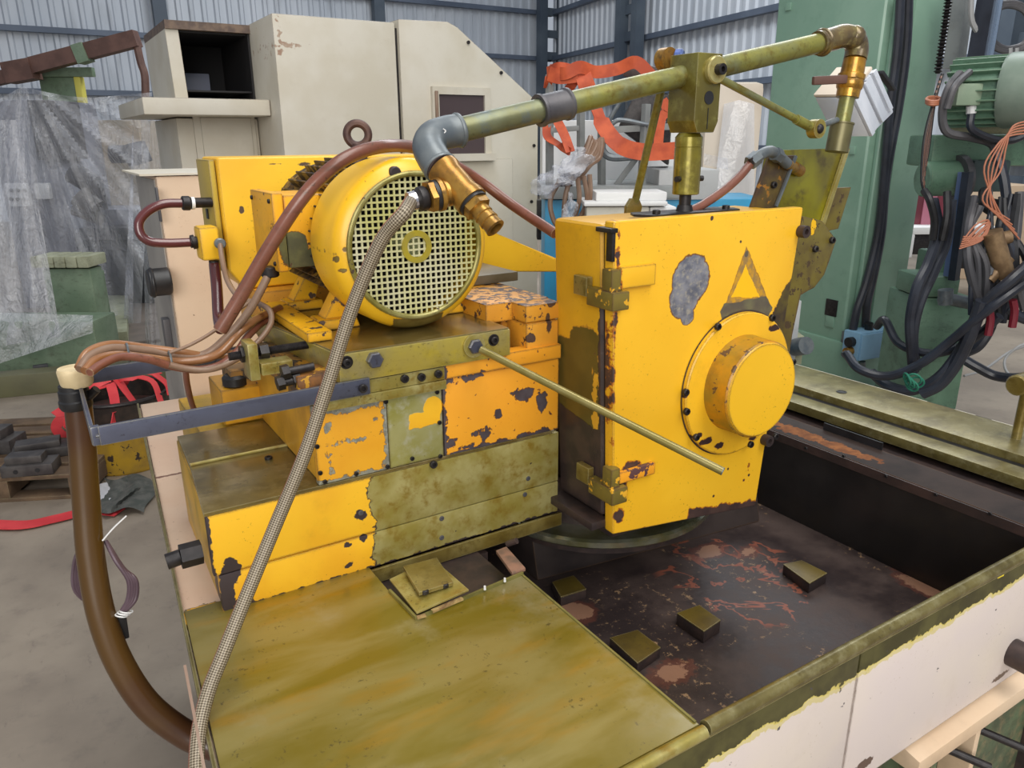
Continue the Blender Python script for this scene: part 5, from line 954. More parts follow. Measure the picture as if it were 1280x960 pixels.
a, b = ony(286, 446, 1.085), ony(390, 430, 1.085); m = M(); d = (b - a); L = d.length; m.lathe(a, d, [(i * .0008, .0062 - .0007 * (i % 2)) for i in range(int(L / .0008))], 12); part('rod_body', m, m_black, sr)
for px in (300, 324): p = ony(px, 443 - (px - 300) * .12, 1.085); part('nut', M().hexnut(p, p + d.normalized() * .012, .0125), m_black, sr)
hb = thing('hex_bolts', 'pair of black hex bolts screwed into the rusty block below the motor plate', 'bolt', ony(350, 478, 1.02))
for px, py in ((346, 480), (352, 466), (366, 476)): p = ony(px, py, 1.02); part('bolt_head', M().hexnut(p, p + Vector((.010, 0, .001)), .0105).cyl(p, p + Vector((.045, .0, .002)), .006, 12), m_black, hb)
part('rusty_block', M().box((ony(360, 480, 1.01).x + .012, .34), (1.005, 1.06), (ZU + .002, ZU + .045), .002), paint('rust_block', (rgb(150, 100, 50), rgb(80, 60, 50), 30), chips=(.55, 60, rgb(190, 140, 40)), grime=.4), hb)

# ================================================================ WHEEL HOUSING (big yellow box with door)
YD, YBK = .862, 1.012
m_hs = paint('housing_yellow', (rgb(240, 186, 44), rgb(232, 176, 36), 4), [
  dict(t=[('e', ony(864, 350, YD), (.038, .02, .038)), ('e', ony(855, 374, YD), (.030, .02, .030)), ('e', ony(859, 393, YD), (.014, .02, .016))], col=(rgb(160, 160, 168), rgb(116, 118, 130), 40, rgb(190, 182, 166)), edge=rgb(110, 70, 40), amp=.005, ns=50, ew=.0014, met=.5, ro=.3),
  dict(t=[('p', [ony(x, y, YD) for x, y in ((933, 309), (965, 388), (903, 394))], (0, 1, 0))], col=(rgb(196, 146, 40), rgb(150, 120, 70), 90), edge=rgb(150, 90, 30), amp=.004, ns=70, ew=.001, met=.1, ro=.45),
  dict(t=[('p', [ony(x, y, YD) for x, y in ((932, 332), (950, 372), (914, 372))], (0, 1, 0))], col=rgb(246, 186, 20), amp=.005, ns=60, ew=0, lift=-.5, met=0, ro=.35),
  dict(t=[('p', [ony(x, y, YD) for x, y in ((905, 380), (958, 370), (965, 385), (961, 395), (902, 400), (900, 390))], (0, 1, 0)), ('e', ony(933, 318, YD), (.005, .02, .006))], col=(rgb(96, 88, 76), rgb(116, 112, 84), 30), amp=.004, ns=60, ew=0, met=.2),
  dict(t=[('e', ony(x, y, YD), (a_, .02, b_)) for x, y, a_, b_ in ((985, 380, .006, .010), (982, 402, .014, .016), (968, 405, .010, .007), (997, 348, .004, .010), (976, 436, .008, .020))] + [('p', [ony(x, y, YD) for x, y in ((996, 334), (1025, 334), (1025, 480), (972, 480), (963, 400), (974, 374))], (0, 1, 0))], col=(rgb(96, 84, 40), rgb(64, 52, 40), 30), edge=rgb(130, 80, 30), amp=.012, ns=50, ew=.001, met=.2),
  dict(t=[('e', ony(x, y, YD), (a_, .02, b_)) for x, y, a_, b_ in ((878, 648, .016, .012), (902, 644, .018, .008), (845, 658, .02, .004), (928, 644, .018, .006), (950, 628, .010, .014), (815, 664, .02, .002), (866, 655, .02, .008), (958, 560, .005, .010), (788, 582, .014, .005), (780, 612, .007, .014), (774, 645, .008, .012), (772, 598, .006, .010), (930, 600, .003, .003), (935, 588, .002, .005), (767, 470, .001, .10))] + [('h', (.728, 0, 0), (-1, 0, -.03)), ('p', [ony(x, y, YD) for x, y in ((862, 637), (950, 624), (955, 690), (850, 690))], (0, 1, 0)), ('p', [ony(x, y, YD) for x, y in ((800, 663), (864, 650), (864, 700), (800, 700))], (0, 1, 0))], col=(rgb(64, 48, 46), rgb(80, 60, 54), 30), edge=rgb(176, 104, 30), amp=.012, ns=46, ew=.0014, met=.1, ro=.5),
  dict(t=[('e', ony(x, y, YD), (r_, .02, r_)) for x, y, r_ in ((815, 579, .0028), (892, 620, .0025), (910, 586, .002), (928, 553, .002), (936, 594, .003), (890, 273, .004), (926, 302, .002))], col=rgb(70, 52, 48), amp=.003, ns=80, ew=0, met=.1)],
  chips=(.76, 60, rgb(120, 90, 60)), grime=.06, rough=.32)
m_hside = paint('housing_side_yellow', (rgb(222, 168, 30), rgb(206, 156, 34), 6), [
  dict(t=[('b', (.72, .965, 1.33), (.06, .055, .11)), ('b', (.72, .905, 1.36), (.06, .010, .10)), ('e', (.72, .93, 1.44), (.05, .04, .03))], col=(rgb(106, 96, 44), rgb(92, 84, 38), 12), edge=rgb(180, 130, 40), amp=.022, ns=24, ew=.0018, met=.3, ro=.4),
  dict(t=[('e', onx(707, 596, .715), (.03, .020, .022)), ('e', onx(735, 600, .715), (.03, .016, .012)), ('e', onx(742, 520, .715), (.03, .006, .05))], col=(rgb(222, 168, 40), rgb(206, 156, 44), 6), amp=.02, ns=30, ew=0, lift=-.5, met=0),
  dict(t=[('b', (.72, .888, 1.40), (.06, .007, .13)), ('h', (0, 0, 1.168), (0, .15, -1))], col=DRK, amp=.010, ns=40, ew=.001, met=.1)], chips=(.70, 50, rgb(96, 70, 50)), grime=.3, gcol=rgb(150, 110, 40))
wh = thing('wheel_housing', 'big yellow wheel housing with hinged door, round boss, silver patch and worn triangle', 'machine', (.92, .95, 1.11))
def hx(z, l):    # the housing widens slightly upwards
    t = (z - 1.15) / .485; return (.728 - .020 * t) if l else (1.080 + .041 * t)
def tap(y0, y1, z0, z1, dl=0, dr=0): return [(hx(z0, 1) + dl, y0, z0), (hx(z0, 0) + dr, y0, z0), (hx(z0, 0) + dr, y1, z0), (hx(z0, 1) + dl, y1, z0), (hx(z1, 1) + dl, y0, z1), (hx(z1, 0) + dr, y0, z1), (hx(z1, 0) + dr, y1, z1), (hx(z1, 1) + dl, y1, z1)]
part('housing_body', M().hexa(tap(YD + .026, YBK, 1.152, 1.632, -.002, -.004), .010, 3), m_hside, wh)
dv = tap(YD, YD + .023, 1.134, 1.638); dv[1] = (dv[1][0] - .003, dv[1][1], 1.088); dv[2] = (dv[2][0] - .003, dv[2][1], 1.088); dv[0] = (dv[0][0], dv[0][1], 1.130); dv[3] = (dv[3][0], dv[3][1], 1.130)
door = part('front_door', M().hexa(dv, .005, 3), m_hs, wh)
part('rear_case', M().box((.80, 1.06), (YBK + .001, 1.25), (1.119, 1.30), .01), m_brown, wh)
part('door_seam', M().hexa(tap(YD + .0232, YD + .0258, 1.16, 1.625, .003, -.01)), m_black, wh)
part('bottom_lip', M().hexa([(.735, YD + .01, 1.118), (1.07, YD + .01, 1.118), (1.07, YBK, 1.118), (.73, YBK, 1.118), (.732, YD + .004, 1.133), (1.075, YD + .004, 1.133), (1.075, YBK, 1.133), (.726, YBK, 1.133)], .003), m_brown, wh)
part('side_flange', M().hexa([(.700, YD + .02, 1.136), (.735, YD + .02, 1.136), (.735, YBK - .002, 1.136), (.700, YBK - .002, 1.136), (.700, YD + .02, 1.150), (.735, YD + .02, 1.150), (.735, YBK - .002, 1.150), (.700, YBK - .002, 1.150)], .002), m_brown, wh)
# hinges
for i, (px, py) in enumerate(((760, 362), (760, 606))):
    p = ony(px, py, YD); z = p.z; x = hx(z, 1)
    h_ = part('hinge', M().box((x - .014, x + .004), (YD - .012, YD + .012), (z - .012, z + .030), .003).box((x - .016, x + .016), (YD - .018, YD + .045), (z - .030, z - .002), .003), paint('hinge_paint', (rgb(120, 104, 44), rgb(96, 84, 40), 20), chips=(.58, 60, rgb(220, 164, 40)), grime=.4) , wh)
    q = ony(815, 338 if i == 0 else 575, YD); part('hinge_arm', M().box((x + .005, q.x), (YD - .009, YD - .0005), (z + .0, z + .020 + .012 * (1 - i)), .002), m_hs if i == 0 else paint('chipped_hinge_arm', (rgb(236, 160, 40), rgb(226, 150, 40), 20), chips=(.52, 50, rgb(90, 60, 60)), grime=.3), h_)
    part('hinge_leaf', M().box((x - .016, x - .004), (YD + .045, YD + .078), (z - .018, z + .012), .002), m_olive, h_)
p = ony(768, 288, YD - .004); part('top_catch', M().box((p.x - .008, p.x + .006), (YD - .006, YD + .03), (p.z - .004, p.z + .003), .002).box((p.x - .003, p.x + .003), (YD - .004, YD + .01), (p.z - .045, p.z - .004), .001), m_black, door)
# flange and boss
fcn = Vector((ony(915, 478, YD).x - .0, YD, 1.346)); fcn.x = .990
m_fl = paint('flange_yellow', (rgb(238, 184, 40), rgb(226, 172, 36), 6), [dict(t=[('e', ony(x, y, YD - .01), (a_, .03, b_)) for x, y, a_, b_ in ((882, 552, .014, .006), (872, 545, .010, .005), (898, 557, .010, .006), (940, 548, .008, .004), (856, 478, .002, .012), (857, 495, .004, .004), (960, 535, .012, .004), (968, 410, .012, .006))], col=rgb(66, 48, 46), amp=.006, ns=70, ew=.0006, edge=rgb(160, 100, 30))], chips=(.72, 60, rgb(100, 74, 50)), grime=.15)
part('door_flange', M().lathe(fcn, YN, [(0, .1265), (.008, .1265), (.010, .124), (.010, .0)], 80, cap=False), m_fl, door)
part('flange_gap', M().lathe(fcn, YN, [(0, .1272), (.0012, .1292), (.0014, .1266)], 80, cap=False), m_brown, door)
m_bs = paint('boss_yellow', (rgb(240, 186, 36), rgb(232, 180, 34), 5), chips=(.74, 70, rgb(120, 90, 50)), grime=.05)
m_bsd = paint('boss_side', (rgb(200, 136, 20), rgb(150, 120, 36), 14), chips=(.60, 60, rgb(90, 66, 44)), grime=.5)
bc_ = Vector((.990 - .001, YD - .010, 1.350))
part('boss_rim', M().lathe(bc_, YN, [(0, .085), (.010, .084), (.045, .0835), (.0475, .081)], 80, cap=False), m_bsd, door)
part('boss_face', M().lathe(bc_ + Vector((0, -.0475, 0)), YN, [(0, .081), (.0025, .0795), (.0028, 0)], 80, cap=False), m_bs, door)
for px, py in ((896, 408), (856, 490), (857, 514), (869, 546), (964, 397), (937, 555), (968, 545)): put('flange_screw', b_mid, door, ony(px, py, YD - .0095), YN)
for px, py, ax in ((1000, 289, YN), (955, 549, YN)): p = ony(px, py, YD - .0005); part('cap_screw', M().lathe(p, ax, [(0, .0105), (.014, .0105), (.014, .005), (.006, .005), (.006, 0)], 20, cap=False), m_brown, door)
# arm mounting: olive scalloped plate and bracket at the rear right
m_ol2 = paint('mottled_olive_plate', (rgb(110, 98, 40), rgb(84, 70, 36), 16), [dict(t=[('e', ony(1012, 283, .90), (.008, .03, .012))], col=rgb(246, 190, 24), amp=.01, ns=50, ew=.001)], chips=(.60, 60, rgb(70, 54, 34)), grime=.3, rough=.35)
part('rear_plate', M().prism([ony(x, y, .892) for x, y in ((1003, 270), (1028, 276), (1046, 300), (1036, 325), (1031, 343), (1018, 360), (1000, 368), (990, 420), (985, 455), (982, 470), (970, 520), (955, 545), (950, 400), (985, 330))], (0, .02, 0), .002), m_ol2, wh, 'mottled olive scalloped plate')
for px, py in ((1039, 300), (1018, 311), (990, 452)): put('screw', b_mid, wh, ony(px, py, .892), YN)
# --- slanted guard plates above
gp = thing('splash_plate', 'slanted oily olive splash plate standing behind the right top corner of the housing', 'plate', ony(1000, 270, 1.0))
m_sp = plain('oily_yellow_plate', (rgb(140, 134, 20), rgb(110, 100, 34), 9, rgb(88, 76, 30)), .25, .3, .1, .2, .5)
Q = [ony(978, 188, 1.02), ony(1058, 185, .96), ony(1026, 282, .93), ony(955, 268, .98)]
part('front_plate', M().prism([ony(x, y, .98) for x, y in ((960, 188), (1059, 185), (1022, 296), (944, 270))], (0, .006, 0), .001), m_sp, gp)
part('plate_edge', M().bar(ony(1059, 185, .976), ony(1024, 292, .976), .006, .010), m_oliveb, gp)
part('left_plate', M().prism([ony(x, y, .955) for x, y in ((962, 195), (996, 194), (970, 262), (938, 262))], (0, .006, 0), .001), paint('rusty_olive_plate', (rgb(96, 80, 40), rgb(70, 56, 40), 30), chips=(.64, 40, rgb(150, 104, 36)), grime=.3), gp)
part('bright_edge', M().bar(ony(995, 195, .948), ony(970, 258, .948), .004, .005), m_galv, gp)
part('rear_brown_plate', M().prism([ony(x, y, 1.02) for x, y in ((1046, 235), (1064, 234), (1048, 286), (1030, 290), (1020, 270))], (0, .012, 0), .001), m_ol2, gp)
put('plate_bolt', b_mid, gp, ony(966, 231, .955), YN)
# fitting and hose on the splash plate
nf = thing('hose_elbow', 'grey elbow fitting with brown hose running down to the housing top', 'fitting', ony(965, 200, .94))
part('elbow', M().tube([ony(938, 203, .93), ony(950, 194, .93), ony(962, 189, .935), ony(972, 194, .94), ony(984, 205, .945)], .0095, 14), m_galv, nf)
part('hose_nut', M().hexnut(ony(937, 204, .93), ony(947, 196, .93), .0125).hexnut(ony(968, 192, .937), ony(974, 196, .94), .0125), m_galv, nf)
part('clamp_screw', M().cyl(ony(938, 197, .925), ony(940, 205, .925), .004, 10), m_black, nf)
part('plate_fitting', M().cyl(ony(984, 205, .945), ony(994, 211, .97), .009, 14).cyl(ony(992, 209, .97), ony(1000, 214, .975), .011, 14), m_brass, nf)
part('hose_body', M().tube([ony(940, 202, .93), ony(925, 220, .925), ony(905, 238, .92), ony(880, 255, .915), ony(862, 264, .91)], .0072, 14), m_hosebr, nf)
# --- post, fork block and coolant pipe
pz = 1.640; PB = Vector((.886, .905, pz))
pt_ = thing('pipe_post', 'olive post with a clamp block holding the coolant pipe, on the housing top', 'post', (.886, .905, 1.636))
part('base_plate', M().prism([(.80, .880, 1.6365), (.985, .880, 1.6365), (1.00, .905, 1.6365), (.985, .935, 1.6365), (.80, .935, 1.6365), (.785, .91, 1.6365)], (0, 0, .004), .001), m_black, pt_)
for x in (.815, .965): put('base_bolt', b_mid, pt_, (x, .892, 1.6405), (0, 0, 1))
zc0 = ony(855, 243, .905).z; zc1 = ony(862, 170, .905).z; zbk0 = ony(866, 152, .905).z; zbk1 = ony(866, 66, .905).z
part('spindle', M().cyl((.886, .905, 1.640), (.886, .905, zc0 + .01), .0095, 20).cyl((.886, .905, 1.640), (.886, .905, 1.650), .014, 24, r2=.011), m_black, pt_)
part('sleeve', M().lathe((.886, .905, zc0), (0, 0, 1), [(0, .0), (0, .0195), (.001, .021), (.070, .021), (.0705, .0202), (.0715, .0202), (.072, .021), (.086, .021), (.092, .016)], 40), m_oliveb if False else plain('oily_gold_steel', (rgb(150, 138, 34), rgb(120, 108, 40), 12, rgb(170, 160, 70)), .25, .45, .1, .2, .4), pt_)
for s in (-1, 1): part('set_screw', M().cyl((.886 + s * .020, .900, zc0 + .024), (.886 + s * .028, .898, zc0 + .024), .0045, 12), m_black, pt_)
w = .0225; zt0 = ony(862, 166, .905).z; zt1 = ony(880, 67, .885).z
m_bl = plain('oily_block_steel', (rgb(128, 120, 50), rgb(104, 94, 40), 10, rgb(140, 134, 70)), .32, .4, .2, .4, .3)
bx0, bx1 = .862, .912
part('fork_block', M().prism([(bx0, .872, zt0 + .016), (bx0 + .008, .872, zt0), (bx1 - .008, .872, zt0), (bx1, .872, zt0 + .016), (bx1, .872, zt1), (bx0, .872, zt1)], (0, .058, 0), .0015), m_bl, pt_)
kz = ony(890, 88, .88).z; kc = Vector((.896, .872, kz))
part('clamp_collar', M().lathe(kc, YN, [(0, .0195), (.006, .0195), (.008, .018), (.008, .0)], 32, cap=False), m_oliveb, pt_); part('clamp_screw', M().lathe(kc + Vector((0, -.008, 0)), YN, [(0, .008), (.010, .008), (.010, .004), (.004, .004), (.004, 0)], 16, cap=False), m_black, pt_)
part('block_hole', M().lathe(Vector((.889, .8718, ony(881, 122, .872).z)), YN, [(0, 0), (0, .0095), (.0006, .0095), (.0006, .0)], 24, cap=False), m_rubber, pt_)
part('split_line', M().box((.8885, .8897), (.8712, .8725), (zt0 + .005, zt0 + .035)), m_rubber, pt_)
part('side_screw', M().cyl((.912, .9, zt0 + .022), (.921, .898, zt0 + .022), .005, 12), m_black, pt_)
# pipe
pA = ony(556, 167, .915); pB_ = ony(1040, 50, .90)
def along(px): t = (px - 556) / (1040 - 556.); return pA.lerp(pB_, t)
cpz = thing('coolant_pipe', 'long oily olive coolant pipe with threaded coupling running above the machine', 'pipe', (.886, .905, kz))
def onpipe(px):
    lo_, hi_ = 0, 1.
    r = ray(px, 110); best = None
    for i in range(401):
        p = pA.lerp(pB_, i / 400); v = p - EYE; X_ = 640 + FPX * (AX[0] * v.x + AY[0] * v.y + AZ[0] * v.z) / (AX[2] * v.x + AY[2] * v.y + AZ[2] * v.z)
        if best is None or abs(X_ - px) < best[0]: best = (abs(X_ - px), p)
    return best[1]
m_pipe = plain('oily_pipe', (rgb(140, 138, 64), rgb(122, 124, 88), 16, rgb(110, 96, 34)), .36, .4, .35, .4, .2, rgb(84, 80, 44)); m_pipel = plain('grey_olive_pipe', (rgb(126, 132, 104), rgb(116, 116, 80), 12, rgb(100, 110, 110)), .38, .45, .35, .3)
p1, p2, p3, p4 = onpipe(676), onpipe(708), onpipe(1034), onpipe(1040)
part('left_pipe', M().cyl(pA, p1, .0158, 32), m_pipel, cpz); part('main_pipe', M().cyl(p2, pB_, .0158, 32), m_pipe, cpz)
d = (pB_ - pA).normalized(); L = (p2 - p1).length
part('coupling', M().lathe(p1 - d * .003, d, [(0, .0165), (0, .0215), (.004, .0218), (.006, .0198), (L - .0, .0198), (L + .002, .0218), (L + .006, .0215), (L + .006, .0165)], 36, cap=False), m_galv if False else plain('dark_grey_coupling', (rgb(82, 80, 84), rgb(98, 96, 98), 30), .42, .4, .3), cpz)
e0, e1, e2 = ony(556, 167, .915), ony(533, 175, .91), ony(546, 204, .885)
part('left_elbow', M().tube([ony(572, 163, .916), ony(556, 166, .915), ony(541, 172, .908), ony(536, 184, .895), ony(542, 198, .88), ony(549, 208, .87)], .0205, 28).ring(ony(573, 163, .916), d, .0185, .0038, 32).ring(ony(550, 209, .868), (ony(549, 208, .87) - ony(540, 195, .885)), .0185, .0035, 32), m_galv, cpz, 'grey malleable elbow')
part('paint_mark', M().tube([ony(554, 161, .890), ony(557, 164, .890), ony(554, 168, .890), ony(556, 172, .890)], .0008, 6), m_white, cpz)
# brass tee
tee = thing('brass_tee', 'oily brass tee with open hose nipple hanging in front of the motor grille', 'fitting', ony(575, 235, .84))
t0, t1, t2 = ony(548, 206, .868), ony(566, 226, .845), ony(598, 262, .81)
td = (t2 - t0).normalized()
part('dark_thread', M().cyl(ony(550, 209, .868) - td * .004, ony(553, 211, .862) + td * .001, .0192, 24), m_brown, tee)
part('tee_run', M().lathe(ony(553, 211, .862), td, [(0, .016), (0, .0205), (.006, .021), (.014, .0185), (.045, .0185), (.052, .0205), (.060, .0205), (.060, .012)], 32), m_brass, tee)
tb_ = ony(533, 247, .845); tj = ony(575, 237, .842); bd = (tb_ - tj).normalized()
part('tee_branch', M().lathe(tj, bd, [(0, .0165), (.022, .0165), (.026, .020), (.031, .020)], 28), m_brass, tee)
part('black_ring', M().lathe(tj + bd * .031, bd, [(0, .0185), (.005, .0185)], 24), m_rubber, tee); part('brass_nut', M().hexnut(tj + bd * .036, tj + bd * .043, .0195), m_brass, tee)
n0_ = ony(553, 211, .862) + td * .060
part('black_seal', M().lathe(n0_, td, [(0, .0185), (.004, .0185)], 24), m_rubber, tee); part('nipple_nut', M().hexnut(n0_ + td * .004, n0_ + td * .013, .0175), m_brass, tee)
part('hose_nipple', M().lathe(n0_ + td * .013, td, [(0, .0115), (.010, .0125), (.011, .011), (.020, .0125), (.021, .011), (.032, .0125), (.033, .0085), (.01, .0085), (.01, 0)], 28, cap=False), m_brass, tee)
# braided hose
def braid():
    N = NT('braided_hose_skin'); uvn = N.n.new('ShaderNodeUVMap'); sx = N.n.new('ShaderNodeSeparateXYZ'); N.lk(uvn.outputs[0], sx.inputs[0]); u, v = sx.outputs[0], sx.outputs[1]
    A = N.math('SINE', N.math('ADD', N.math('MULTIPLY', u, 1150.), N.math('MULTIPLY', v, 8 * 2 * math.pi))); B = N.math('SINE', N.math('SUBTRACT', N.math('MULTIPLY', u, 1150.), N.math('MULTIPLY', v, 8 * 2 * math.pi)))
    pm = N.math('MULTIPLY', A, B); f = N.ramp(pm, -.35, .35); c = N.mix(f, rgb(84, 72, 54), rgb(160, 148, 128))
    s = N.ramp(N.math('ABSOLUTE', N.math('SUBTRACT', v, .82)), .045, .03); c = N.mix(N.math('MULTIPLY', s, .7), c, rgb(176, 96, 76)); s = N.ramp(N.math('ABSOLUTE', N.math('SUBTRACT', v, .32)), .045, .03); c = N.mix(N.math('MULTIPLY', s, .7), c, rgb(176, 96, 76))
    N.bump(pm, .4, .0006); return N.fin(c, .4, .1)
hs_ = tj + bd * .043
bz = thing('braided_hose', 'grey braided hose with a red stripe running down from the brass tee', 'hose', ony(350, 650, .85))
H = [hs_, hs_ + bd * .02, dep(505, 266, .865), dep(480, 295, .875), dep(458, 340, .89), dep(435, 400, .905), dep(410, 480, .915), dep(380, 570, .92), dep(345, 655, .92), dep(308, 745, .905), dep(280, 815, .885), dep(262, 860, .87), dep(250, 905, .85), dep(246, 945, .83), dep(246, 990, .81)]
part('hose_body', M().tube(H, .0083, 20, 14), braid(), bz)
part('hose_clamp', M().lathe(hs_ + bd * .001, bd, [(0, .0125), (.003, .0145), (.010, .0145), (.013, .0115), (.016, .0105)], 24), m_black, bz); part('clamp_band', M().lathe(hs_ + bd * .016, bd, [(0, .0115), (.009, .0112)], 24), plain('shiny_band', rgb(200, 196, 200), .2, .9, 0), bz)
# right end: elbow, brass valve, down pipe
vv = thing('valve_pipe', 'brass ball valve with brown lever at the right end of the coolant pipe', 'valve', ony(1050, 180, .89))
part('elbow', M().tube([ony(1022, 54, .90), ony(1040, 49, .90), ony(1056, 45, .898), ony(1068, 50, .895), ony(1071, 62, .893), ony(1069, 74, .891)], .0190, 24).ring(ony(1028, 53, .90), d, .018, .0045, 28).ball(ony(1067, 47, .893), .020, 18), plain('brown_oily_elbow', (rgb(116, 98, 60), rgb(92, 78, 56), 30, rgb(140, 128, 80)), .3, .4, .4, .2, .3), vv)
va, vb_ = ony(1069, 72, .891), ony(1046, 188, .889); vd = (vb_ - va).normalized(); vL = (vb_ - va).length
k = vL / 118.
part('valve_body', M().lathe(va, vd, [(0, .015), (2 * k, .0185), (20 * k, .0195), (21 * k, .0225), (27 * k, .0225), (28 * k, .0215), (32 * k, .0225), (38 * k, .0215), (40 * k, .0195), (50 * k, .0190), (50 * k, .014)], 10 if False else 28), plain('golden_valve', (rgb(196, 146, 48), rgb(160, 112, 36), 18, rgb(120, 90, 40)), .28, .6, .2, .2, .3), vv)
part('down_pipe', M().cyl(va + vd * 50 * k, va + vd * 84 * k, .0130, 24), m_pipe, vv); part('pipe_socket', M().lathe(va + vd * 82 * k, vd, [(0, .013), (0, .0205), (2 * k, .0205), (2.5 * k, .0195), (vL - 80 * k, .0195)], 28), plain('dark_olive_socket', (rgb(90, 84, 56), rgb(110, 104, 70), 20), .38, .4), vv)
part('lever', M().bar(ony(1016, 101, .90), ony(1058, 99, .885), .008, .014, .003), m_rust, vv)
# tie rod with ball ends from the block
tr = thing('tie_rod', 'thin olive tie rod with a ball joint end, right of the clamp block', 'rod', ony(960, 130, .90))
ra, rb_ = kc + Vector((.012, -.002, -.012)), ony(1012, 158, .86)
part('rod_body', M().cyl(ra, rb_, .0058, 16), m_pipe, tr); part('rod_sleeve', M().cyl(rb_ + (ra - rb_).normalized() * .035, rb_, .0078, 16), m_pipe, tr)
rc_ = ony(1020, 161, .858); part('rod_end', M().lathe(rc_ + Vector((0, .008, 0)), YN, [(0, .008), (0, .0150), (.016, .0150), (.016, .0085)], 28), m_oliveb, tr); part('joint_ball', M().ball(rc_ + Vector((0, -.005, 0)), .0085, 16), m_black, tr)
part('joint_link', M().cyl(rc_ + Vector((0, .01, 0)), ony(1046, 150, .885), .005, 12), m_galv, tr)
# second slim rod behind
tr2 = thing('slim_rod', 'slim olive rod with a flattened lug foot, standing left of the olive post', 'rod', ony(790, 268, 1.05))
part('rod_body', M().cyl(ony(794, 252, 1.06), ony(832, 88, .95), .0066, 16), m_lgreen if False else m_pipe, tr2)
part('lug', M().prism([ony(x, y, 1.055) for x, y in ((783, 272), (784, 258), (790, 248), (799, 248), (803, 258), (800, 272))], (0, .008, 0), .001), m_olive, tr2)
kq = ony(832, 74, .95); part('top_ring', M().lathe(kq + Vector((.0, .008, 0)), YN, [(0, .008), (0, .0165), (.018, .0165), (.018, .010)], 28), m_brass, tr2); part('blue_cap', M().cyl(kq + Vector((.014, -.004, .002)), kq + Vector((.022, -.016, .002)), .013, 20, c=.003), plain('blue_cap', (rgb(96, 120, 190), rgb(76, 90, 130), 30), .4, .3), tr2)
part('cap_screw', M().cyl(kq + Vector((.022, -.012, 0)), kq + Vector((.040, -.02, .0)), .007, 14), m_black, tr2)
# long olive rod with open tube end
lr = thing('long_rod', 'long olive tube sticking out from the motor plate across the yellow housing', 'rod', ony(592, 432, .97))
la, lb_ = ony(601, 437, .972), dep(903, 589, 1.02)
part('rod_body', M().cyl(la, lb_, .0058, 20), plain('olive_tube', (rgb(126, 114, 50), rgb(146, 134, 84), 12), .32, .4, .1, .2, .2), lr); ld = (lb_ - la).normalized(); part('open_end', M().lathe(lb_, ld, [(0, .0058), (.001, .0056), (.001, .0036), (-.004, .0036), (-.004, 0)], 20, cap=False), m_galv, lr)
# aluminium lamp behind the valve
lm = thing('work_lamp', 'ribbed aluminium work lamp body tilted behind the brass valve', 'lamp', ony(1090, 130, 1.02))
m_alu = plain('aluminium', (rgb(226, 230, 238), rgb(206, 212, 222), 10), .3, .35, .05)
LA, LB, LC, LD = ony(1064, 122, 1.00), ony(1092, 87, 1.03), ony(1118, 140, 1.03), ony(1087, 171, 1.00); lbk = Vector((-.052, .045, 0))
ax_ = (LB - LA); ay_ = (LD - LA); an_ = ax_.cross(ay_).normalized(); an_ = an_ if an_.y < 0 else -an_
part('lamp_body', M().hexa([LD, LC, LC + lbk, LD + lbk, LA, LB, LB + lbk, LA + lbk], .004), m_alu, lm)
for t0_, t1_, h_r in ((.0, .13, .006), (.17, .42, .003), (.47, .55, .007), (.60, .80, .003), (.86, 1., .006)):
    p = [LA + ax_ * t0_ + ay_, LA + ax_ * t1_ + ay_, LA + ax_ * t1_, LA + ax_ * t0_]; part('rib', M().prism(p, an_ * h_r, .0008), m_alu, lm)
    if t1_ < 1: p = [LA + ax_ * (t1_ + .005) + ay_, LA + ax_ * (t1_ + .035) + ay_, LA + ax_ * (t1_ + .035), LA + ax_ * (t1_ + .005)]; part('dark_groove', M().prism(p, an_ * .001), m_brown, lm)
lt = (LA + LB) / 2 + lbk / 2; uv_ = -ay_.normalized()
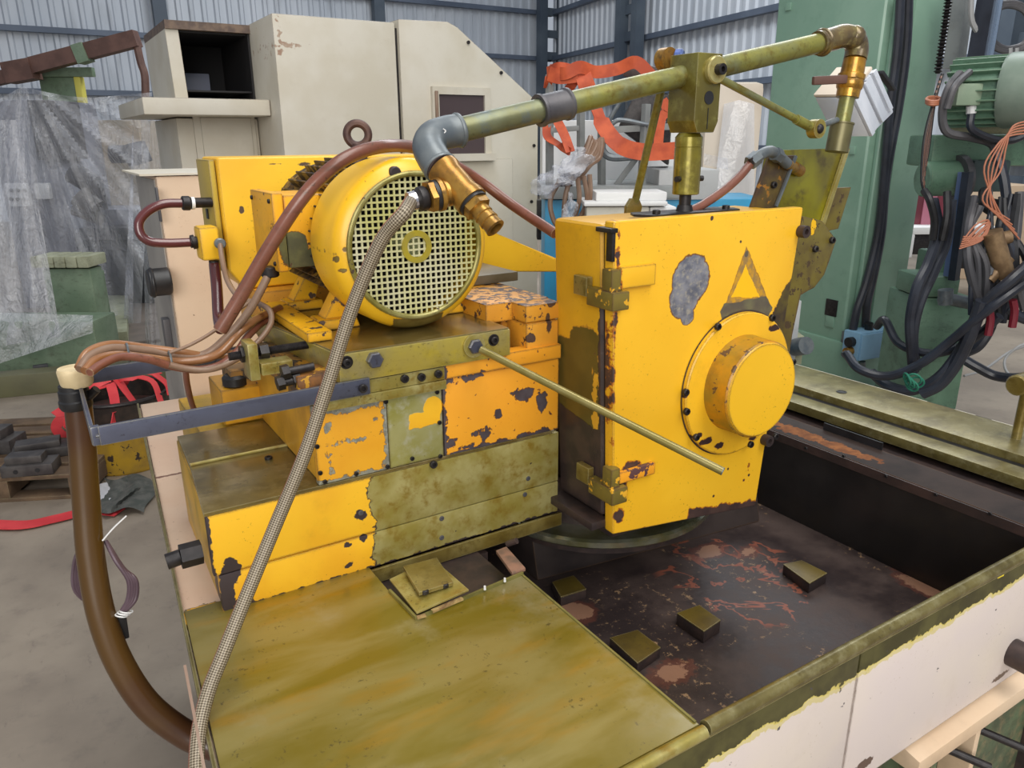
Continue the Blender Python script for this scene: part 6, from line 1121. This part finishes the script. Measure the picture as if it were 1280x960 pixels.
part('end_cap', M().hexa([LA + uv_ * .001, LB + uv_ * .001, LB + lbk + uv_ * .001, LA + lbk + uv_ * .001, LA + uv_ * .009, LB + uv_ * .009, LB + lbk + uv_ * .009, LA + lbk + uv_ * .009], .003), m_tan, lm)
part('cap_recess', M().ring(lt + uv_ * .010, uv_, .018, .004, 24), m_brown, lm)
part('mount_arm', M().cyl(ony(1050, 150, .90), LA + ay_ * .7 + lbk * .5, .006, 12), m_galv, lm); part('black_cable', M().bar(ony(1100, 90, 1.05), ony(1116, 112, 1.05), .014, .008, .002), m_rubber, lm)
# electrical cabinet behind the machine
ec = thing('electrical_cabinet', 'peach cabinet directly behind the yellow machine, with a black round knob', 'cabinet', (.6, 2.3, 0))
m_ec = paint('peach_cabinet_paint', (rgb(194, 168, 142), rgb(202, 178, 152), 4), [dict(t=[('b', (ony(230, 222, 2.06).x, 2.06, 1.672), (.12, .03, .002))], col=rgb(120, 90, 80), amp=.006, ns=40, ew=0, met=0)], chips=(.72, 36, rgb(120, 90, 74)), grime=.12, gcol=rgb(160, 130, 110))
ex0 = .275; ez1 = ony(230, 219, 2.06).z
part('cabinet_body', M().box((ex0, 1.02), (2.06, 2.42), (0, ez1), .006), m_ec, ec)
part('left_side_panel', M().box((ex0 - .003, ex0 - .0005), (2.07, 2.41), (.02, ez1 - .01)), plain('grey_side', (rgb(150, 146, 140), rgb(130, 126, 122), 4), .5), ec)
q = onx(204, 352, ex0 - .02); part('black_knob', M().cyl((ex0 - .003, q.y, q.z), (ex0 - .055, q.y, q.z), .034, 28, c=.004).ring((ex0 - .045, q.y, q.z), (1, 0, 0), .033, .004), m_rubber, ec, 'black round knob')
q = onx(198, 245, ex0 - .003); part('handle_slot', M().box((ex0 - .008, ex0 - .003), (q.y - .01, q.y + .01), (q.z - .06, q.z + .02), .002), m_dgrey, ec)
q = onx(214, 420, ex0 - .003); part('latch', M().box((ex0 - .02, ex0 - .003), (q.y - .02, q.y + .02), (q.z - .04, q.z + .05), .003), m_dgrey, ec)
part('top_flange', M().box((ex0 - .035, 1.0), (2.055, 2.42), (ez1 + .0005, ez1 + .005)), m_cream, ec)
